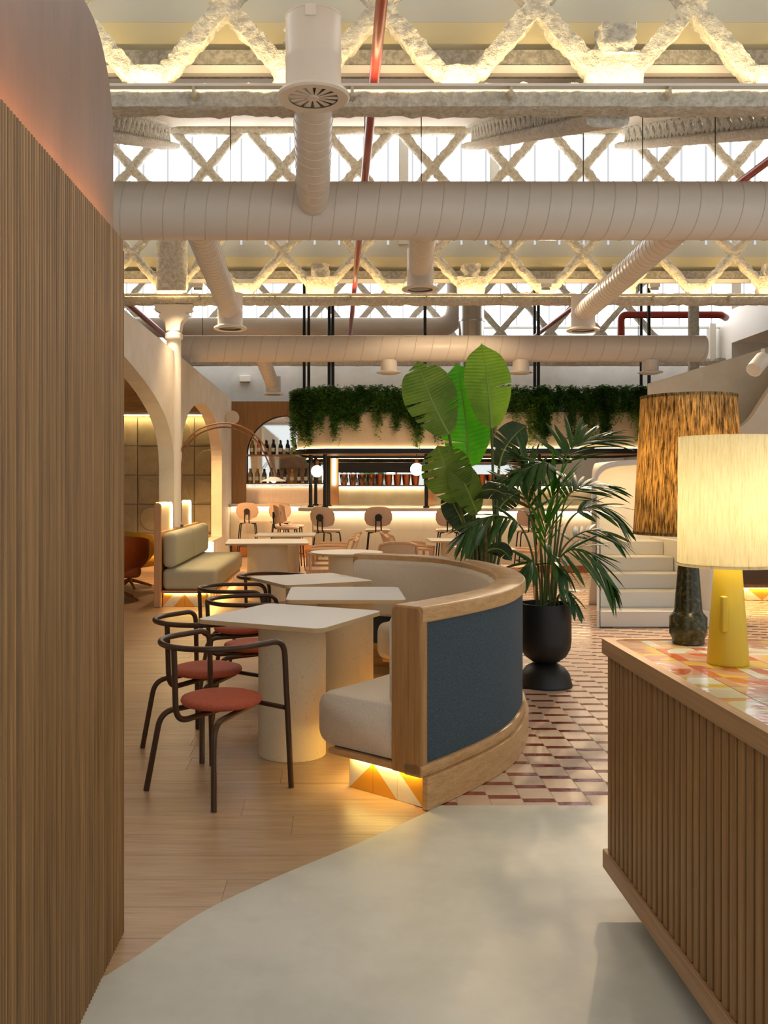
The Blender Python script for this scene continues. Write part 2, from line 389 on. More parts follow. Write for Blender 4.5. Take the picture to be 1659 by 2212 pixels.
# banquette outer line (plan), also limits planks
OUT = [(.424, 4.273), (.579, 4.451), (.801, 4.739), (.964, 5.008), (1.087, 5.319), (1.172, 5.62), (1.215, 5.95), (1.218, 6.33), (1.115, 6.93), (.857, 7.45), (.26, 7.83)]
path3 = catmull([(a, b, 0) for a, b in OUT], 6)
BP = []
for i, p in enumerate(path3):
    d = (path3[min(i+1, len(path3)-1)]-path3[max(i-1, 0)]).normalized(); BP.append(((p.x, p.y), (-d.y, d.x)))
def out_x(y):
    best = .43
    for p, n_ in BP:
        if abs(p[1]-y) < .12: best = max(best, p[0])
    return best
pk = {}
Yr = 2.62; row = 0
while Yr < 11.0:
    x = -.25*Yr-.2-random.random()*.9 if Yr > 3.1 else -.9
    xe = .46 if Yr < 4.2 else (out_x(Yr)-.1 if Yr < 7.9 else .42)
    while x < xe-.05:
        L = random.choice((1.2, 1.5, 1.8)); x1 = min(x+L, xe)
        if xe-x1 < .25: x1 = xe
        MB().box(0, x1-x-.0025, 0, .2255, 0, .014).build('plank', 'plank', fl, loc=(x, Yr, -.0155)); x = x1
    Yr += .228; row += 1
# sand tiles and oxblood strips
MB().box(.45, 2.75, 4.353, 7.45, -.02, -.0030).build('grout_bed', 'grout', fl)
tA = MB().box(0, TW-.005, 0, TP*.75-.003, 0, .012).build('floor_tile', 'floor_tile', fl, loc=(0, 0, -1))
tB = MB().box(0, TW-.005, 0, TP*.25-.002, 0, .012).build('glazed_strip', 'red_tile', fl, loc=(0, 0, -1))
first = {'a': True, 'b': True}
def put(src, key, x, y, z):
    if first[key]: src.location = (x, y, z); first[key] = False
    else: inst(src, fl, (x, y, z))
nA = nB = 0
for c in range(-2, 13):
    x = TX0+c*TW
    for r in range(-3, 22):
        y = TY0+(r-.25*c)*TP
        if x < out_x(y+.1)-.35 or x > .32*y+.12: continue
        if x < .36: continue
        if y > 4.345 and y+TP*.25 < 7.6 and nB < 300: put(tB, 'b', x+.002, y+.001, -.0135+random.uniform(0, .0006)); nB += 1
        ya = y+TP*.25
        if ya > 4.345 and ya < 7.6 and nA < 300: put(tA, 'a', x+.002, ya+.0015, -.0135); nA += 1
        elif ya < 4.345 < ya+TP*.75-.02:
            MB().box(0, TW-.004, 0, ya+TP*.75-.003-4.352, 0, .012).build('floor_tile', 'floor_tile', fl, loc=(x+.002, 4.352, -.0135))

# ================================================================== LEFT SLATTED BOOTH
wl = struct('wall_left', MB().box(-2.4, -.722, .55, 3.125, 0, 2.292), 'walnut', 'oak booth wall clad in slim vertical reeds at the left')
prof = [(.0088*math.cos(a), .0105*math.sin(a)) for a in [PI*k/7 for k in range(8)]]
sl = MB().prism([(u, v) for u, v in [(q[1], q[0]) for q in prof]], 0, 2.326, 'z').build('reed', 'slat', wl, loc=(-.722, .56, 0), angle=60)
y = .56+.0195
while y < 3.125:
    o = inst(sl, wl, (-.722, y, 0))
    if y > 3.10: o.scale = (1, 1, .985)
    y += .0195
poly = [(.3, 2.2), (3.23, 2.2)] + [(2.93+.3*math.cos(a), 2.70+.3*math.sin(a)) for a in [PI/2*k/14 for k in range(15)]] + [(.3, 3.0)]
struct('wall_hood', MB().prism(poly, -2.3, -.775, 'x'), 'plaster_pink', 'pink clay plaster hood with rounded corner above the reeded wall')
tag(MB().box(-.768, -.735, .7, 3.11, 2.293, 2.300).build('trim_1', 'led_orange'), 'warm light strip glowing behind the top of the reeds', None, None, 'structure')

# ================================================================== ARCADE WALL, ROOM BEHIND
XW = -2.25; TH = .21; ZT = 3.38
def a1(y):
    pts = [(5.5, 1.8), (5.6, 2.1), (5.9, 2.32), (6.4, 2.5), (7.2, 2.69), (8.47, 2.875), (9.2, 2.92), (9.93, 2.875), (11.19, 2.69), (12.0, 2.5), (12.5, 2.32), (12.8, 2.1), (12.9, 1.8)]
    for (p, q), (p2, q2) in zip(pts, pts[1:]):
        if p <= y <= p2: t = (y-p)/(p2-p); return q+(q2-q)*t
    return 1.8
mb = MB()
def seg(y0, y1, z0a, z0b, z1, x0=XW-TH, x1=XW):
    mb.add([(x0, y0, z0a), (x1, y0, z0a), (x1, y1, z0b), (x0, y1, z0b), (x0, y0, z1), (x1, y0, z1), (x1, y1, z1), (x0, y1, z1)],
           [(0, 1, 2, 3), (4, 7, 6, 5), (1, 5, 6, 2), (0, 3, 7, 4)])
def jamb(y, z0, z1): mb.add([(XW-TH, y, z0), (XW, y, z0), (XW, y, z1), (XW-TH, y, z1)], [(0, 1, 2, 3)])
pts = catmull([(0, a, b) for a, b in [(5.5, 1.75), (5.6, 2.1), (6.4, 2.5), (7.21, 2.69), (8.47, 2.875), (9.2, 2.92), (9.93, 2.875), (11.19, 2.69), (12.0, 2.5), (12.5, 2.3), (12.8, 2.05), (12.9, 1.75)]], 5)
for a, b in zip(pts, pts[1:]): seg(a.y, b.y, a.z, b.z, ZT)
A2 = [(15.93-2.38*math.cos(PI*k/28), 2.0+.9*math.sin(PI*k/28)) for k in range(29)]
for a, b in zip(A2, A2[1:]): seg(a[0], b[0], a[1], b[1], ZT)
seg(3.6, 5.5, 0, 0, ZT); seg(12.9, 13.55, 0, 0, ZT); seg(18.31, 20.0, 0, 0, ZT)
jamb(5.5, 0, 1.75); jamb(12.9, 0, 1.75); jamb(13.55, .5, 2.0); jamb(18.31, .5, 2.0); jamb(3.6, 0, ZT)
seg(13.55, 18.31, 0, 0, .5)
struct('wall_arcade', mb, 'plaster', 'cream plaster wall pierced by two tall arches', angle=30)
struct('wall_alcove_side', MB().box(-7.2, -7.0, 3.6, 20.6, 0, 3.3), 'plaster')
struct('ceiling_alcove', MB().box(-7.0, XW-TH, 3.6, 20.4, 3.05, 3.15), 'backceil', 'brown woven timber ceiling seen through the arches')
wp = struct('wall_relief', MB().box(-7.0, XW-TH, 20.3, 20.5, 0, 3.05), 'grout', 'sage wall of square relief panels behind the arches')
for i in range(7):
    for j in range(4):
        x0, z0 = -2.47-.62*(i+1), .47+.635*j
        p = MB().box(.009, .611, -.06, 0, .009, .626).build('relief_panel', 'relief', wp, loc=(x0, 20.3, z0), bevel=.006)
        k = random.Random(i*7+j).randint(0, 3)
        m2 = MB()
        if k == 0: m2.lathe([(.25, 0), (.25, .04), (.235, .055), (.001, .055)], 28, caps=False)
        elif k == 1: m2.prism([(0, 0)]+[(.5*math.cos(PI/2*a/12), .5*math.sin(PI/2*a/12)) for a in range(13)], 0, .05, 'z')
        elif k == 2: m2.prism(rrect(-.14, .14, -.28, .2, .13, 6), 0, .05, 'z')
        else: m2.prism(rrect(-.28, .05, -.28, .28, .05, 3), 0, .04, 'z')
        o = m2.build('raised_shape', 'relief', p, loc=(.31 if k != 1 else .05, -.05, .31 if k != 1 else .05), rot=(PI/2, 0, 0))
tag(MB().box(-6.9, -2.5, 20.10, 20.13, 3.03, 3.045).build('trim_2', 'led'), 'warm light strip washing the top of the relief wall', None, None, 'structure')

# ================================================================== BACK AND RIGHT WALLS
bw = struct('wall_back', MB().box(-8, 12, 20.7, 20.9, 0, 4.87).box(-.75, 4.9, 20.5, 20.7, 3.3, 4.5), 'grey_wall', 'pale grey upper wall behind the bar')
struct('wall_left_upper', MB().box(-8.2, -8.0, 3.6, 20.9, 0, 6.8), 'grey_wall')
mb = MB().box(8.3, 8.5, 19.4, 20.7, 0, 6.4).box(8.3, 8.5, 12.5, 19.4, 4.5, 5.2).box(8.5, 9.4, 19.4, 19.5, 0, 4.5).box(8.5, 9.4, 12.5, 19.4, 4.5, 4.6)
struct('wall_right', mb, 'white', 'white side wall with a long recess at the upper right')
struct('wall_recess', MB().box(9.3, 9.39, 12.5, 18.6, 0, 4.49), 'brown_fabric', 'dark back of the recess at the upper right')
mb = MB().box(8.05, 8.18, 19.9, 20.1, 0, 5.0)
tag(mb.build('trim_3', 'white'), 'white vertical downpipe casing beside the grey wall', None, None, 'structure')
struct('wall_right_far', MB().box(11.5, 11.7, 5.0, 20.9, 0, 6.8), 'white')
# sloping stair parapet
pp = [P(1408, 826, 14.5), P(1690, 741, 14.5)]
mb = MB().prism([(pp[0].x, 0), (pp[0].x, pp[0].z), (pp[1].x, pp[1].z), (10.5, pp[1].z+1.0), (10.5, 0)], 14.5, 14.7, 'y')
struct('wall_parapet', mb, 'plaster', 'plain sloping stair parapet at the right')
cv = [P(1700, 790, 13.6), P(1659, 848, 13.6), P(1632, 890, 13.6), P(1618, 908, 13.6), P(1600, 922, 13.6), P(1575, 936, 13.6), P(1540, 948, 13.6), P(1490, 960, 13.6)]
struct('wall_curve', MB().prism([(p.x, p.z) for p in catmull(cv, 4)]+[(cv[-1].x, 0), (cv[0].x+1.5, 0), (cv[0].x+1.5, cv[0].z+.6)], 13.6, 13.75, 'y'), 'plaster', 'curved cream screen wall in front of the parapet')

# ================================================================== SAWTOOTH ROOF
TR = (-.4, 6.3, 13.0, 19.7)
mbr = MB()
for k in (0, 1, 2):
    ya, yb = TR[k]+.25, TR[k+1]+.05
    mbr.add([(-8, ya, 4.41), (12, ya, 4.41), (12, yb, 6.56), (-8, yb, 6.56), (-8, ya, 4.5), (12, ya, 4.5), (12, yb, 6.65), (-8, yb, 6.65)],
            [(0, 1, 2, 3), (4, 7, 6, 5), (0, 4, 5, 1), (3, 2, 6, 7), (0, 3, 7, 4), (1, 5, 6, 2)])
rf = struct('ceiling', mbr, 'roof', 'sloping cream panels of the sawtooth roof')
for k in (1, 2):
    Y = TR[k]
    a = MB().box(-8, 12, Y+.20, Y+.26, 4.40, 4.455).build('gutter_rail', 'white', rf)
    MB().box(-8, 12, Y+.22, Y+.42, 4.456, 4.572).build('gutter_beam', 'fire_grey', rf)
    MB().prism([(Y+.40, 4.572), (Y+.30, 4.62), (Y+.26, 4.70), (Y+.25, 4.78), (Y+.34, 4.78), (Y+.42, 4.62)], -8, 12, 'x').build('cove_panel', 'roof_warm_lit', rf)
    MB().box(-8, 12, Y+.25, Y+.30, 4.781, 5.06).build('sill_panel', 'roof_grey', rf)
pane = {}
for k, nm in ((0, 'window_1'), (1, 'window_2'), (2, 'window_3')):
    Y = TR[k+1]+.26; x0, x1 = (-8, 12)
    wd = struct(nm, MB().box(x0, x1, Y+.03, Y+.06, 4.90, 4.955).box(x0, x1, Y+.03, Y+.06, 6.53, 6.6), 'roof_grey', 'band of translucent north light glazing under the roof')
    if k == 0:
        pane = MB().box(0, .345, 0, .012, 0, 1.575).build('pane', 'daylight', wd, loc=(x0, Y, 4.955)); src = pane; mul = MB().box(-.014, .014, -.02, .0, 0, 1.575).build('glazing_bar', 'joint', wd, loc=(x0, Y, 4.955)); start = 1
    else: start = 0
    for i in range(start, 57):
        inst(pane, wd, (x0+i*.35, Y, 4.955)); inst(mul, wd, (x0+i*.35, Y, 4.955))
    for xp in ((.97, 2.27) if k == 1 else ()):
        MB().box(xp-.07, xp+.07, Y-.05, Y-.012, 4.955, 6.53).build('mullion', 'grey_wall', wd)

# ------------------------------------------------------------------ lumpy sprayed members
def lumpy(p0, p1, w_, d_, step, ring, amp, seed):
    p0, p1 = Vector(p0), Vector(p1); ax = (p1-p0); L = ax.length; ax.normalize()
    side = Vector((0, 1, 0)) if abs(ax.y) < .9 else Vector((1, 0, 0)); u = ax.cross(side).normalized(); v = u.cross(ax).normalized()
    n = max(2, int(L/step)); vs_, fs = [], []
    for i in range(n+1):
        c = p0+ax*(L*i/n)
        for k in range(ring):
            a = 2*PI*k/ring; ca, sa = math.cos(a), math.sin(a); q = max(abs(ca), abs(sa)); q = q**.75
            off = u*(ca/q*w_/2)+v*(sa/q*d_/2)
            pt = c+off; nv = noise.noise(pt*9+Vector((seed*3.1, 0, 0)))*.5+noise.noise(pt*24+Vector((0, seed, 0)))*.5+noise.noise(pt*60)*.3
            vs_.append(pt+off.normalized()*nv*amp)
    for i in range(n):
        for k in range(ring): fs.append((i*ring+k, i*ring+(k+1) % ring, (i+1)*ring+(k+1) % ring, (i+1)*ring+k))
    fs.append(tuple(range(ring))[::-1]); fs.append(tuple(n*ring+k for k in range(ring)))
    return MB().add(vs_, fs)
SP, PH = 1.055, .835
def truss(Y, xa, xb, step, ring, label, ztop):
    r = thing('roof_truss', label, 'truss', (0, Y, 4.05))
    lumpy((xa, Y, 4.12), (xb, Y, 4.12), .16, .2, step*1.5, ring, .03, 1).build('bottom_chord', 'fire', r, True, 60)
    if ztop > 6: lumpy((xa, Y, 6.5), (xb, Y, 6.5), .14, .2, step*3, 10, .02, 2).build('top_chord', 'fire', r, True, 60)
    k0, k1 = int((xa-PH)/SP)-2, int((xb-PH)/SP)+2
    for k in range(k0, k1+1):
        x = PH+k*SP
        for s_ in (-1, 1):
            xe = x+s_*SP*2*(ztop-4.16)/2.4
            pa, pb = Vector((x, Y, 4.16)), Vector((xe, Y, ztop))
            if max(pa.x, pb.x) > xb or min(pa.x, pb.x) < xa: continue
            lumpy(pa, pb, .125, .11, step, ring, .028, k*2+s_).build('diagonal', 'fire', r, True, 60)
        if xa < x < xb:
            big = (k % 2 == 1)
            lumpy((x, Y, 4.15), (x, Y, 4.43 if big else 4.33), .40 if big else .25, .17, step, ring+6, .035, k).build('node_block', 'fire', r, True, 60)
            if big: lumpy((x, Y-.02, 4.40), (x, Y-.02, 4.60), .24, .2, step*.8, ring+6, .06, k+5).build('joint_boss', 'fire', r, True, 60)
    return r
truss(6.3, -4.7, 7.1, .024, 16, 'nearest white lattice truss, lit warm from below, bottom chord crossing the top of the photo', 6.56)
truss(13.0, -4.5, 7.6, .04, 12, 'middle white lattice truss behind the big duct, resting on the cast column', 6.56)
truss(19.55, -5.5, 8.2, .09, 8, 'farthest white lattice truss silhouetted against the last window band', 6.56)
for (xr) in (-2.3, 1.89, 4.0):
    g = thing('rafter_beam', {-2.3: 'lumpy rafter beam rising to the middle truss at far left', 1.89: 'lumpy rafter beam rising right of the centre window', 4.0: 'openwork lumpy rafter beam rising at the upper right'}[xr], 'beam', (xr, 6.4, 4.0), 0, 'rafter beams under the roof slope')
    za, zb, ya, yb = 3.98, 6.14, 6.42, 12.8
    lumpy((xr, ya, za+.06), (xr, yb, zb+.06), .10, .30, .05, 12, .02, xr).build('lower_flange', 'fire', g, True, 60)
    lumpy((xr, ya, za+.38), (xr, yb, zb+.36), .08, .22, .08, 10, .015, xr+3).build('upper_flange', 'fire', g, True, 60)
    N = 26
    for i in range(N):
        t0 = (i+.5)/N; yy = ya+(yb-ya)*t0; zz = za+(zb-za)*t0
        for s_ in (-1, 1):
            lumpy((xr, yy-s_*.12, zz+.08), (xr, yy+s_*.12, zz+.38), .06, .09, .05, 7, .012, i+s_).build('web_bar', 'fire', g, True, 60)
# light profiles along the chords
for Y, yy, zz, nm in ((6.3, 6.13, 4.175, 'near'), (13.0, 12.83, 4.175, 'middle')):
    g = thing('linear_uplight', 'slim light profile clipped along the %s truss chord' % nm, 'light', (0, yy, zz))
    xa, xb = (-2.4, 4.6) if Y < 7 else (-4.4, 7.4)
    MB().prism([(yy-.012, zz-.03), (yy+.045, zz-.03), (yy+.045, zz-.023), (yy-.008, zz-.023), (yy-.008, zz-.012), (yy-.012, zz-.012)], xa, xb, 'x').build('profile', 'white', g, True)
    MB().box(xa, xb, yy-.004, yy+.03, zz-.021, zz-.014).build('light_strip', 'led_near' if Y < 7 else 'led', g, True)
    x = xa+.4
    while x < xb:
        MB().box(x, x+.02, yy-.018, yy+.06, zz-.10, zz-.031).build('clip', 'alu', g, True); x += 1.05

# cast column at the arcade
g = thing('cast_column', 'white cast iron column with flared capital standing against the arcade', 'column', (-2.27, 13.0, 0))
MB().lathe([(.1, 0), (.1, 3.55), (.125, 3.57), (.125, 3.63), (.105, 3.65), (.105, 3.66)], 24).build('shaft', 'white', g)
MB().prism([(-.1, 3.661), (.1, 3.661), (.12, 3.78), (.2, 3.87), (.17, 3.92), (.27, 3.96), (.25, 4.0), (.28, 4.04), (-.28, 4.04), (-.25, 4.0), (-.27, 3.96), (-.17, 3.92), (-.2, 3.87), (-.12, 3.78)], -.09, .09, 'y').build('capital', 'white', g, bevel=.012)
lumpy((-2.27, 12.85, 4.2), (-2.27, 12.85, 5.6), .42, .2, .05, 20, .03, 3).build('head_block', 'fire', g, True, 60)

# ================================================================== DUCTS
def duct_mesh(L, r, pitch, n=40, seam=.004):
    fr_ = (0, .03, .06, .3, .65); N = int(math.ceil(L/pitch))+1; vs_, fs, ms = [], [], []; W = n+1; rows = 0
    for i in range(N+1):
        for q, f_ in enumerate(fr_):
            for k in range(W):
                a_ = 2*PI*k/n; x = max(0, min(L, (i+f_+k/n-1)*pitch)); b_ = r+(seam if q == 1 else 0)
                vs_.append((x, b_*math.sin(a_), b_*math.cos(a_)))
            rows += 1
    for i in range(rows-1):
        for k in range(n):
            if max(vs_[(i+1)*W+k][0], vs_[(i+1)*W+k+1][0])-min(vs_[i*W+k][0], vs_[i*W+k+1][0]) < 1e-6: continue
            fs.append((i*W+k, i*W+k+1, (i+1)*W+k+1, (i+1)*W+k)); ms.append(1 if i % 5 < 2 else 0)
    o = MB(); o.add(vs_, fs); o.m = ms
    for x in (0.0, L): o.add([(x, r*math.sin(2*PI*k/n), r*math.cos(2*PI*k/n)) for k in range(n)], [tuple(range(n))])
    return o
def duct(name, label, p0, p1, r, pitch, group=None, parent=None, cat='duct'):
    p0, p1 = Vector(p0), Vector(p1); d = p1-p0
    o = duct_mesh(d.length, r, pitch).build(name, ['duct', 'seam'], parent, angle=25)
    q = Vector((1, 0, 0)).rotation_difference(d.normalized())
    o.rotation_mode = 'QUATERNION'; o.rotation_quaternion = q; o.location = p0 if parent is None else p0-parent.location
    if parent is None: tag(o, label, cat, group)
    return o
duct('ventilation_duct', 'large cream spiral duct crossing the whole room above the tables', (-3.2, 8.0, 3.876), (7.5, 8.0, 3.876), .245, .18)
d2 = thing('ventilation_duct', 'slimmer cream spiral duct with closed end and three small outlets above the bar', 'duct', (1.76, 15.3, 3.77))
duct('spiral_pipe', None, (-2.56, 15.3, 3.77), (6.08, 15.3, 3.77), .218, .28, parent=d2)
for x in (.88, 3.06, 5.2):
    o = MB().lathe([(.135, -.42), (.135, -.19)], 28, c=(x-1.76, 0, 0)).build('outlet_drum', 'duct', d2)
    MB().lathe([(.001, -.395), (.14, -.395), (.19, -.405), (.205, -.395), (.2, -.385), (.136, -.37)], 32, c=(x-1.76, 0, 0), caps=False).build('outlet_rim', 'duct', o)
for x in (-2.2, 1.5, 5.0): MB().tube([(x-1.76, 0, .21), (x-1.76, 0, 4.41+(15.3-13.25)/6.5*2.15-3.77)], .005, 6).build('hanger_wire', 'black', d2)
g = thing('supply_duct', 'white duct bending upward behind the bar duct', 'duct', (0, 18.8, 4.7))
MB().tube(fillet([(-4.5, 18.8, 4.72), (2.45, 18.8, 4.72), (2.45, 18.8, 5.95)], .45, 10), .2, 24).build('duct_run', 'duct', g, True)
tag(MB().tube([(2.58, 17.6, 3.0), (2.58, 17.6, 5.72)], .235, 32).tube([(2.58, 17.6, 4.62), (2.58, 17.6, 4.66)], .25, 32).build('flue_pipe', 'chrome'), 'polished steel flue rising from the bar canopy', 'flue')
def diffuser(label, x, y, zdisc, hcyl, r, rdisc, pipe_from, rp, vanes=0):
    g = thing('air_diffuser', label, 'diffuser', (x, y, zdisc), 0, 'round ceiling air diffusers')
    MB().lathe([(r, .05), (r, hcyl*.45), (r*1.02, hcyl*.45+.01), (r*1.02, hcyl*.45+.03), (r, hcyl*.45+.04), (r, hcyl), (r*1.015, hcyl+.004), (r*1.015, hcyl+.012)], 40).build('drum', 'duct', g, angle=25)
    MB().lathe([(rdisc*.68, .006), (rdisc*.95, 0), (rdisc, .012), (rdisc*.97, .03), (r*1.01, .055), (r*.9, .055), (rdisc*.68, .03)], 48, caps=False).build('rim', 'duct', g)
    MB().lathe([(.001, .04), (rdisc*.68, .04), (rdisc*.68, .052), (.001, .052)], 32, caps=False).build('back_plate', 'fire_grey', g)
    if vanes:
        R_ = rdisc*.67
        v0 = MB().add([(.03, 0, .012), (R_, -.012, .012), (R_, .03, .012), (.03, .012, .012), (.03, .012, .034), (R_, .034, .034), (R_, -.008, .016), (.03, .002, .016)],
                      [(0, 1, 2, 3), (3, 2, 5, 4), (0, 7, 6, 1), (4, 5, 6, 7), (0, 3, 4, 7), (1, 6, 5, 2)]).build('vane', 'duct', g)
        for i in range(1, vanes): inst(v0, g, (0, 0, 0), (0, 0, 2*PI*i/vanes))
        MB().lathe([(.001, .0), (.035, .002), (.035, .03), (.001, .03)], 16, caps=False).build('hub', 'duct', g)
        MB().box(-.045, .02, -r-.012, -r+.002, hcyl-.06, hcyl+.005).build('bracket', 'white', g)
    if pipe_from: duct('branch_pipe', None, pipe_from, (x, y+(.02 if pipe_from[1] > y else -.02), zdisc+hcyl*.55), rp, .13, parent=g)
    return g
diffuser('largest white drum diffuser with swirl vanes, nearest the camera at the top', -.137, 5.7, 3.88, .49, .171, .225, (-.19, 7.77, 3.9), .135, 14)
diffuser('drum diffuser left of centre at the end of a slanting branch pipe', -1.40, 12.3, 3.58, .46, .165, .22, (-1.22, 8.18, 3.82), .135)
diffuser('drum diffuser in the middle just under the big duct', 1.05, 11.5, 3.93, .5, .165, .23, (.80, 8.18, 3.95), .135)
diffuser('drum diffuser at right at the end of a long slanting branch pipe', 3.34, 12.5, 3.59, .46, .16, .22, (3.06, 8.18, 3.82), .135)
diffuser('small diffuser hanging left of the planter on a bent pipe', -1.12, 16.6, 3.13, .32, .135, .18, (-1.24, 15.45, 3.68), .12)
# sprinkler pipes
tag(MB().tube([(.267, .5, 4.31), (.267, 19.2, 4.31)], .036, 14).build('sprinkler_pipe', 'red_pipe'), 'long red sprinkler pipe running away from the camera near the centre', 'pipe')
tag(MB().tube([(3.74, .5, 4.31), (3.74, 19.2, 4.31)], .036, 12).build('sprinkler_pipe', 'red_pipe'), 'red sprinkler pipe running away at the upper right', 'pipe')
tag(MB().tube([(-3.19, 8, 4.31), (-3.19, 19.2, 4.31)], .05, 12).build('sprinkler_pipe', 'red_pipe'), 'red sprinkler pipe above the arcade at far left', 'pipe')
tag(MB().tube(fillet([(5.55, 18, 4.3), (5.55, 18, 4.83), (7.5, 18, 4.83), (7.75, 18.4, 4.85)], .12, 6), .07, 14).tube([(6.95, 18, 4.83), (7.0, 18, 4.83)], .09, 14).build('hydrant_pipe', 'red_pipe'), 'thick red pipe with an elbow below the far window at right', 'pipe')
for px_, Yc, z0, z1 in ((498, 8.0, 4.12, 5.75), (788, 8.0, 4.12, 5.75), (910, 8.0, 4.12, 5.75), (1260, 8.0, 4.12, 5.75), (1388, 8.0, 4.12, 5.75), (1545, 8.0, 4.12, 5.75)):
    x = (px_-CX)*Yc/F
    zr = 4.41+(Yc-6.55)/6.5*2.15-.002
    tag(MB().tube([(x, Yc, z0), (x, Yc, zr)], .004, 6).build('suspension_cable', 'black'), ORD[(498, 788, 910, 1260, 1388, 1545).index(px_)]+' thin suspension cable from the left above the large duct', 'cable', 'cables holding the large duct')
# concrete post at far right
tag(lumpy((6.65, 17.2, 0), (6.65, 17.2, 5.68), .17, .17, .08, 10, .015, 9).build('steel_post', 'fire', angle=60), 'sprayed grey post rising behind the bar duct at right', 'post')
tag(MB().box(-2.14, -1.9, 20.6, 20.7, 3.82, 3.96).build('junction_box', 'white', bevel=.01), 'white junction box on the grey upper wall', 'box')

# ================================================================== COUNTER IN FRONT
XC = .985
ct = thing('reception_counter', 'floating oak slatted counter topped with colourful glazed tiles', 'counter', (XC, 2.4, .1))
CY0, CY1, CX1 = .7, 3.41, 1.66
MB().prism(rrect(XC+.03, CX1-.03, CY0, CY1-.03, .06, 5), .16, .89, 'z').build('carcass', 'counter_wood', ct, True)
MB().prism(rrect(XC-.004, CX1, CY0, CY1+.004, .012, 3, (0, 1, 1, 1)), .1, .165, 'z').build('plinth_rail', 'counter_rail', ct, True, bevel=.004)
MB().box(XC+.22, CX1-.2, CY0+.1, CY1-.25, 0, .1).build('recessed_base', 'black', ct, True)
inner = rrect(XC+.032, CX1-.03, CY0+.02, CY1-.03, .06, 8)
top = MB(); outer = rrect(XC-.006, CX1+.01, CY0, CY1+.006, .1, 8, (1, 1, 1, 1))
outer = []
for (cx, cy, a0, r_) in ((CX1+.01, CY1+.006, 0, .16), (XC-.006, CY1+.006, 90, .012), (XC-.006, CY0, 180, .012), (CX1+.01, CY0, 270, .16)):
    sx_, sy_ = (1 if a0 in (0, 270) else -1), (1 if a0 in (0, 90) else -1)
    outer += [(cx-sx_*r_+r_*math.cos(math.radians(a0+90*k/8)), cy-sy_*r_+r_*math.sin(math.radians(a0+90*k/8))) for k in range(9)]
inner = []
for (cx, cy, a0, r_) in ((CX1-.022, CY1-.026, 0, .13), (XC+.026, CY1-.026, 90, .05), (XC+.026, CY0+.03, 180, .05), (CX1-.022, CY0+.03, 270, .13)):
    sx_, sy_ = (1 if a0 in (0, 270) else -1), (1 if a0 in (0, 90) else -1)
    inner += [(cx-sx_*r_+r_*math.cos(math.radians(a0+90*k/8)), cy-sy_*r_+r_*math.sin(math.radians(a0+90*k/8))) for k in range(9)]
n = len(outer)
vs_ = [(x, y, .886) for x, y in outer]+[(x, y, .94) for x, y in outer]+[(x, y, .94) for x, y in inner]+[(x, y, .93) for x, y in inner]
fs = [(i, (i+1) % n, n+(i+1) % n, n+i) for i in range(n)]+[(n+i, n+(i+1) % n, 2*n+(i+1) % n, 2*n+i) for i in range(n)]+[(2*n+i, 2*n+(i+1) % n, 3*n+(i+1) % n, 3*n+i) for i in range(n)]+[tuple(range(n))[::-1], tuple(3*n+i for i in range(n))]
MB().add(vs_, fs).build('top_rail', 'counter_rail', ct, True, angle=30)
# glazed tiles, clipped to the inner outline
def inside(x, y):
    c = False; j = n-1
    for i in range(n):
        xi, yi = inner[i]; xj, yj = inner[j]
        if (yi > y) != (yj > y) and x < (xj-xi)*(y-yi)/(yj-yi)+xi: c = not c
        j = i
    return c
def clip_poly(poly, x0, x1, y0, y1):
    for ax, lim, sg in ((0, x0, 1), (0, x1, -1), (1, y0, 1), (1, y1, -1)):
        out = []
        for i in range(len(poly)):
            a, b = poly[i-1], poly[i]; da, db = sg*(a[ax]-lim), sg*(b[ax]-lim)
            if da >= 0: out.append(a)
            if da*db < 0: t = da/(da-db); out.append((a[0]+(b[0]-a[0])*t, a[1]+(b[1]-a[1])*t))
        poly = out
        if len(poly) < 3: return []
    return poly
ts = .13; rt = random.Random(5)
xt = XC+.03-.045; 
while xt < CX1:
    yt = CY1-.03-.02
    while yt > CY0-.1:
        g_ = .0012; poly = clip_poly(inner, xt+g_, xt+ts-g_, yt-ts+g_, yt-g_)
        if len(poly) >= 3:
            cx_, cy_ = xt+ts/2, yt-ts/2; rr = rt.choice((0, 1, 2, 3))*PI/2; ca, sa = math.cos(-rr), math.sin(-rr)
            pl = [((x-cx_)*ca-(y-cy_)*sa, (x-cx_)*sa+(y-cy_)*ca) for x, y in poly]
            MB().prism(pl, 0, .009, 'z').build('tile', 'toptile', ct, loc=(cx_-XC, cy_-2.4, .8305+rt.uniform(0, .0008)), rot=(0, 0, rr))
        yt -= ts
    xt += ts
y = CY1-.045; s0 = None
while y > CY0+.03:
    if s0 is None: s0 = MB().box(-.022, 0.0, -.0165, .0165, .166, .8855).build('slat', 'counter_wood', ct, loc=(.03, y-2.4, -.1), bevel=.004)
    else: inst(s0, ct, (.03, y-2.4, -.1))
    y -= .0475
x = XC+.07; s1 = None
while x < CX1-.08:
    if s1 is None: s1 = MB().box(-.0135, .0135, 0, .024, .166, .8855).build('slat', 'counter_wood', ct, loc=(x-XC, CY1-.03-2.4, -.1), bevel=.004)
    else: inst(s1, ct, (x-XC, CY1-.03-2.4, -.1))
    x += .0475

